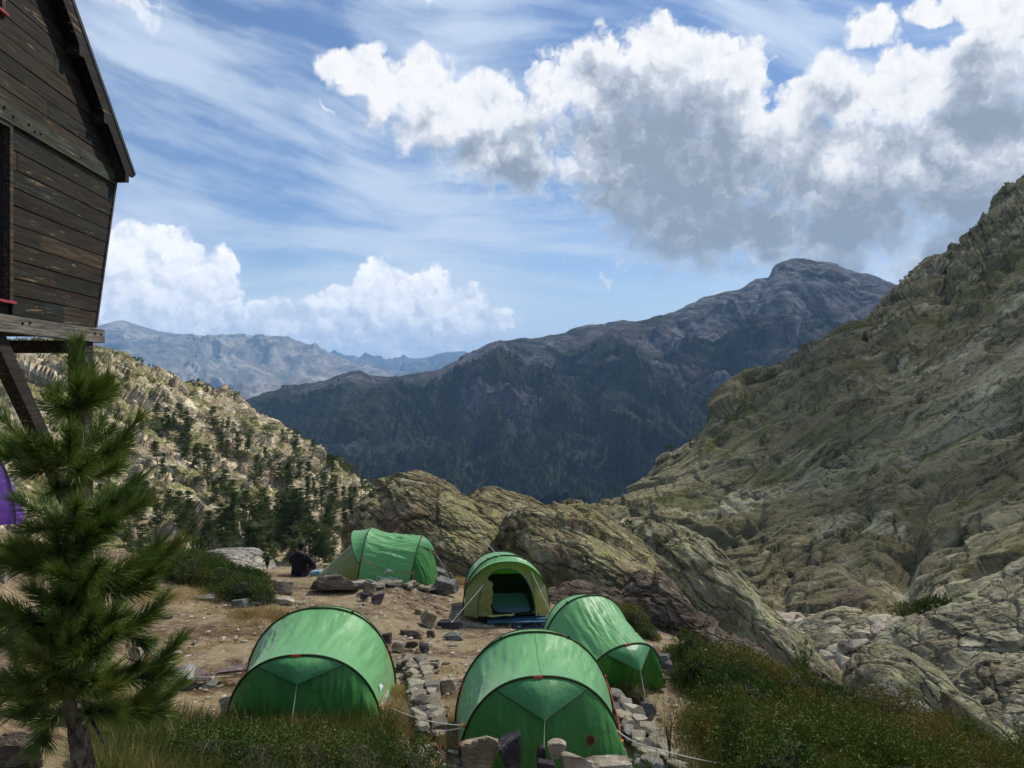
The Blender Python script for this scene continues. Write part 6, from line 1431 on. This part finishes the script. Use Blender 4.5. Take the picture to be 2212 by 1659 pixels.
for row in range(9):
    for k in range(9):
        t = (k + rs.uniform(-.4, .4)) / 8; x = 1390 + 860 * t; yt = np.interp(x, topl[:, 0], topl[:, 1]) + 26
        y = yt + (1790 - yt) * ((row + rs.uniform(-.3, .3)) / 8) ** .9
        if x < 1500 and y > 1640 - (x - 1400) * .6: continue
        c_ = on_ground(x, max(y, yt)); r_ = rs.uniform(.45, .95)
        if x - r_ * 1.15 * F / c_[1] < np.interp(y, [1430, 1480, 1540, 1600, 1680], [1430, 1425, 1400, 1425, 1475]): continue
        if 1:  ms.append((c_[0], c_[1], r_, r_ * .8, rs.uniform(.35, 1.0)))
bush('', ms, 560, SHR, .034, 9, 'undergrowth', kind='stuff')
ms = [mnd(1510,1445,110,32,.7), mnd(1590,1466,120,36,.7), mnd(1660,1494,100,30,.6), mnd(1570,1505,120,34,.7), mnd(1470,1436,66,26,.5), mnd(1490,1490,90,36,.6)]
bush('bright green juniper patch along the top of the shrub bank', ms, 700, JUN, .028, 10, 'juniper', 'juniper')

# ------------------------------------------------------------------ grasses
def grass(name, n_, region, L, w, mt, seed, lean=.35, bend=.25, jitter=None):
    rs = np.random.RandomState(seed); x, y = region(rs, n_); n_ = len(x)
    c_ = np.stack([x, y, gz(x, y) - .01], -1); d = np.stack([rs.normal(size=n_) * lean, rs.normal(size=n_) * lean, np.ones(n_)], -1)
    V, q, t = blades(c_, d, rs.uniform(L[0], L[1], n_), rs.uniform(w * .6, w, n_), rs, bend); return tag(mesh(name, V, [q, t], mt, smooth=False), kind='stuff')
def patch(lst, spread=1.0):
    def fn(rs, n_):
        W_ = np.array([[*on_ground(px, py)[:2], r_] for px, py, r_ in lst]); k = rs.randint(0, len(W_), n_); a = rs.rand(n_) * 6.3; q = W_[k, 2] * np.sqrt(rs.rand(n_)); return W_[k, 0] + np.cos(a) * q, W_[k, 1] + np.sin(a) * q
    return fn
def near_left(rs, n_):
    y = rs.uniform(5.0, 9.3, n_ * 2); px = rs.uniform(190, 850, n_ * 2); x = (px - 1106) / F * y; nv = fbm(np.stack([x * 1.3, y * 1.3, x * 0], -1), 3, seed=71); ok = nv > -.28; return x[ok][:n_], y[ok][:n_]
grass('grass', 70000, near_left, (.16, .56), .0030, OLV, 1, .40, .22)
def stalks(rs, n_):
    y = rs.uniform(5.5, 9.0, n_); px = rs.uniform(240, 860, n_); return (px - 1106) / F * y, y
grass('tall_grass', 600, stalks, (.45, .80), .0024, DRY, 2, .42, .3)
grass('dry_grass', 15000, patch([(395,1285,.7),(430,1290,.6),(480,1292,.5),(360,1295,.6),(520,1335,.25),(585,1330,.35),(608,1340,.25),(545,1345,.4),(505,1480,.2),(985,1262,.28),(1000,1258,.3),(975,1250,.25),(860,1530,.35),(870,1560,.4),(885,1590,.3),(865,1500,.2),(960,1560,.35),(955,1600,.35),(1360,1500,.25),(1300,1310,.4),(1340,1300,.4),(1270,1300,.3)]), (.08, .26), .004, DRY, 3, .35)
def camp(rs, n_):
    px = rs.uniform(300, 1350, n_ * 3); Y = np.exp(rs.uniform(math.log(8.5), math.log(19.5), n_ * 3)); x = (px - 1106) / F * Y
    nv = fbm(np.stack([x * .55, Y * .9, x * 0], -1), 4, .6, seed=72) - np.interp(px, [300, 900, 1350], [-.25, .12, .12]); ok = nv > .02; return x[ok][:n_], Y[ok][:n_]
grass('dry_turf', 95000, camp, (.015, .055), .004, DRY, 4, .7, .3)
def bank(rs, n_):
    px = rs.uniform(1460, 2212, n_ * 2); py = rs.uniform(1430, 1780, n_ * 2); yt = np.interp(px, topl[:, 0], topl[:, 1]) + 15; ok = py > yt; px, py = px[ok][:n_], py[ok][:n_]
    q = np.array([on_ground(a, b)[:2] for a, b in zip(px[:1500], py[:1500])]); k = rs.randint(0, len(q), n_); return q[k, 0] + rs.normal(size=n_) * .2, q[k, 1] + rs.normal(size=n_) * .2
grass('bank_grass', 9000, bank, (.30, .72), .0035, OLV, 6, .35, .2)
# dry thistle in front of the nearest tent, dry stem by the tumbled wall, leafy sprout by the flat-topped boulder, seedling above the gully
th_o = thing('thistle', 'dry brown thistle head on a stem before the nearest tent', 'thistle', P(1271, 1680, 7.3))
v, f = tube(cat_rom(np.array([(0, 0, 0), (.01, .0, .12), (-.005, .01, .24), (.02, 0, .33)]), 12), .004, 5); mesh('stem', v, f, plain('dry_stem', (.20, .12, .06), .9), parent=th_o)
rs = np.random.RandomState(3); d = unit(rs.normal(size=(420, 3)) + (0, 0, .3)); V, q = leaves(np.array([.02, 0, .34]) + d * .018, d, np.full(420, .036), rs, .3, .15); mesh('flower_head', V, q, plain('dry_bract', (.22, .11, .06), .9), smooth=False, parent=th_o)
def sprig(label, loc, h, n_, mt, sz, seed, wid=.35, name='plant'):
    rs = np.random.RandomState(seed); T = thing(name, label, 'plant', loc); mb = MB(); C = []; D_ = []
    for k in range(n_):
        a_ = rs.rand() * 6.3; e_ = np.array([math.cos(a_) * wid * h * rs.rand(), math.sin(a_) * wid * h * rs.rand(), h * rs.uniform(.6, 1)]); c_ = cat_rom(np.array([(0, 0, 0), e_ * (.4, .4, .55), e_]), 9); mb.tube(c_, np.linspace(h * .010, h * .004, 9), 4)
        s_ = rs.uniform(.25, 1, 26); pq = np.array([c_[int(u * 8)] for u in s_]) + rs.normal(size=(26, 3)) * h * .02; C.append(pq); D_.append(unit(rs.normal(size=(26, 3)) + (0, 0, .3)))
    mb.build('stem', BARK, T, smooth=True); V, q = leaves(np.vstack(C), np.vstack(D_), rs.uniform(.6, 1.2, n_ * 26) * sz, rs, .6, .2); mesh('leaves', V, q, mt, smooth=False, parent=T); return T
sprig('dark leafy sprout in front of the flat-topped bluish boulder', P(577, 1232, 19.6), .55, 7, JUN, .07, 1)
sprig('slender green sapling in front of the gully at the end of the brown slab', P(2012 * .8641, 1494, 18.2), 1.25, 6, leafmat('sprout_leaf', [(.04, .08, .012), (.07, .13, .02)], 3, .2), .09, 2, .22)
sprig('straw-coloured dry stalk beside the tumbled wall', P(1447, 1640, 8.4), .62, 6, DRY, .035, 3, .22)
ms = []
g5 = leafmat('meadow_leaf', [(.05, .07, .015), (.09, .11, .025), (.16, .15, .05)], .3, .1)
rs = np.random.RandomState(31); C = []
for px, py, w_, h_ in ((1960,1385,120,34),(1900,1400,90,24),(2020,1350,110,40),(1980,1335,60,30),(1850,1412,60,14),(2060,1330,70,40)):
    for _ in range(26):
        x, y = px + rs.normal() * w_ * .4, py + rs.normal() * h_ * .4; c_ = on_hill(x, y, np.vstack([SLP]), SPX) ; C.append(c_ + rs.normal(size=3) * (.5, .5, .1))
C = np.array(C); per_ = 60; off_ = unit(rs.normal(size=(len(C), per_, 3))) * rs.rand(len(C), per_, 1) ** .4; off_[..., 2] = np.abs(off_[..., 2]) * .5
V, q = leaves((C[:, None] + off_ * .9).reshape(-1, 3), (off_ + (0, 0, .6)).reshape(-1, 3), np.full(len(C) * per_, .34), rs, .6, .5); tag(mesh('meadow', V, q, g5, smooth=False), kind='stuff')
HAZE = 5.0e-5
# ------------------------------------------------------------------ air
hz_m = bpy.data.materials.new('haze_air'); hz_m.use_nodes = True; ht = hz_m.node_tree; ht.nodes.clear()
pvn = ht.nodes.new('ShaderNodeVolumePrincipled'); pvn.inputs['Color'].default_value = (.34, .60, 1.0, 1); pvn.inputs['Density'].default_value = HAZE
pvn.inputs['Anisotropy'].default_value = 0.0
hto = ht.nodes.new('ShaderNodeOutputMaterial'); ht.links.new(pvn.outputs[0], hto.inputs['Volume'])
hb = MB().box((0, 11500, -0.0), (1, 1, 1)); v_ = np.array(hb.v[0])
x0, x1, y0, y1, z0, z1 = -24000, 24000, -900, 24500, -1150, 1150
v_ = np.array([[(x0, x1)[i > 3], (y0, y1)[(i // 2) % 2], (z0, z1)[i % 2]] for i in range(8)], float)
hz_o = mesh('haze', v_, hb.f[4][0], hz_m, smooth=False); tag(hz_o, kind='stuff')

# ------------------------------------------------------------------ unseen clouds placed overhead to shade the camp, the right slope and the big mountain
def shade_cloud(label, c, r, seed, thin):
    v, f = ico(6); d = fbm(v * 1.6 + seed, 5, .55, seed=seed) * .38 + fbm(v * 5 + seed, 4, .6, seed=seed + 1, mode=2) * .07
    v = v * (1 + d)[:, None]; v[:, 2] = np.where(v[:, 2] < 0, v[:, 2] * .35, v[:, 2])
    m_ = bpy.data.materials.new('shade_cloud_vapour'); m_.use_nodes = True; t = m_.node_tree; t.nodes.clear()
    o = t.nodes.new('ShaderNodeOutputMaterial'); mx_ = t.nodes.new('ShaderNodeMixShader'); tr = t.nodes.new('ShaderNodeBsdfTransparent'); a = t.nodes.new('ShaderNodeAddShader')
    df = t.nodes.new('ShaderNodeBsdfDiffuse'); tl = t.nodes.new('ShaderNodeBsdfTranslucent'); df.inputs[0].default_value = (.55, .56, .58, 1); tl.inputs[0].default_value = (.35, .36, .38, 1)
    t.links.new(df.outputs[0], a.inputs[0]); t.links.new(tl.outputs[0], a.inputs[1]); mx_.inputs[0].default_value = 1 - thin
    t.links.new(tr.outputs[0], mx_.inputs[1]); t.links.new(a.outputs[0], mx_.inputs[2]); t.links.new(mx_.outputs[0], o.inputs[0])
    ob = mesh('shade_cloud', v * np.array(r), f, m_, loc=tuple(float(q) for q in c)); return tag(ob, kind='stuff')
def over(x, y, z, alt): k = (alt - z) / SUNV.z; return (x + SUNV.x * k, y + SUNV.y * k, alt)
shade_cloud('', over(330, 3100, 150, 3300), (2600, 1500, 160), 3, .56)
shade_cloud('', over(265, 140, 0, 2000), (262, 330, 60), 4, .82)
shade_cloud('', over(330, 260, 60, 2300), (230, 260, 50), 5, .62)
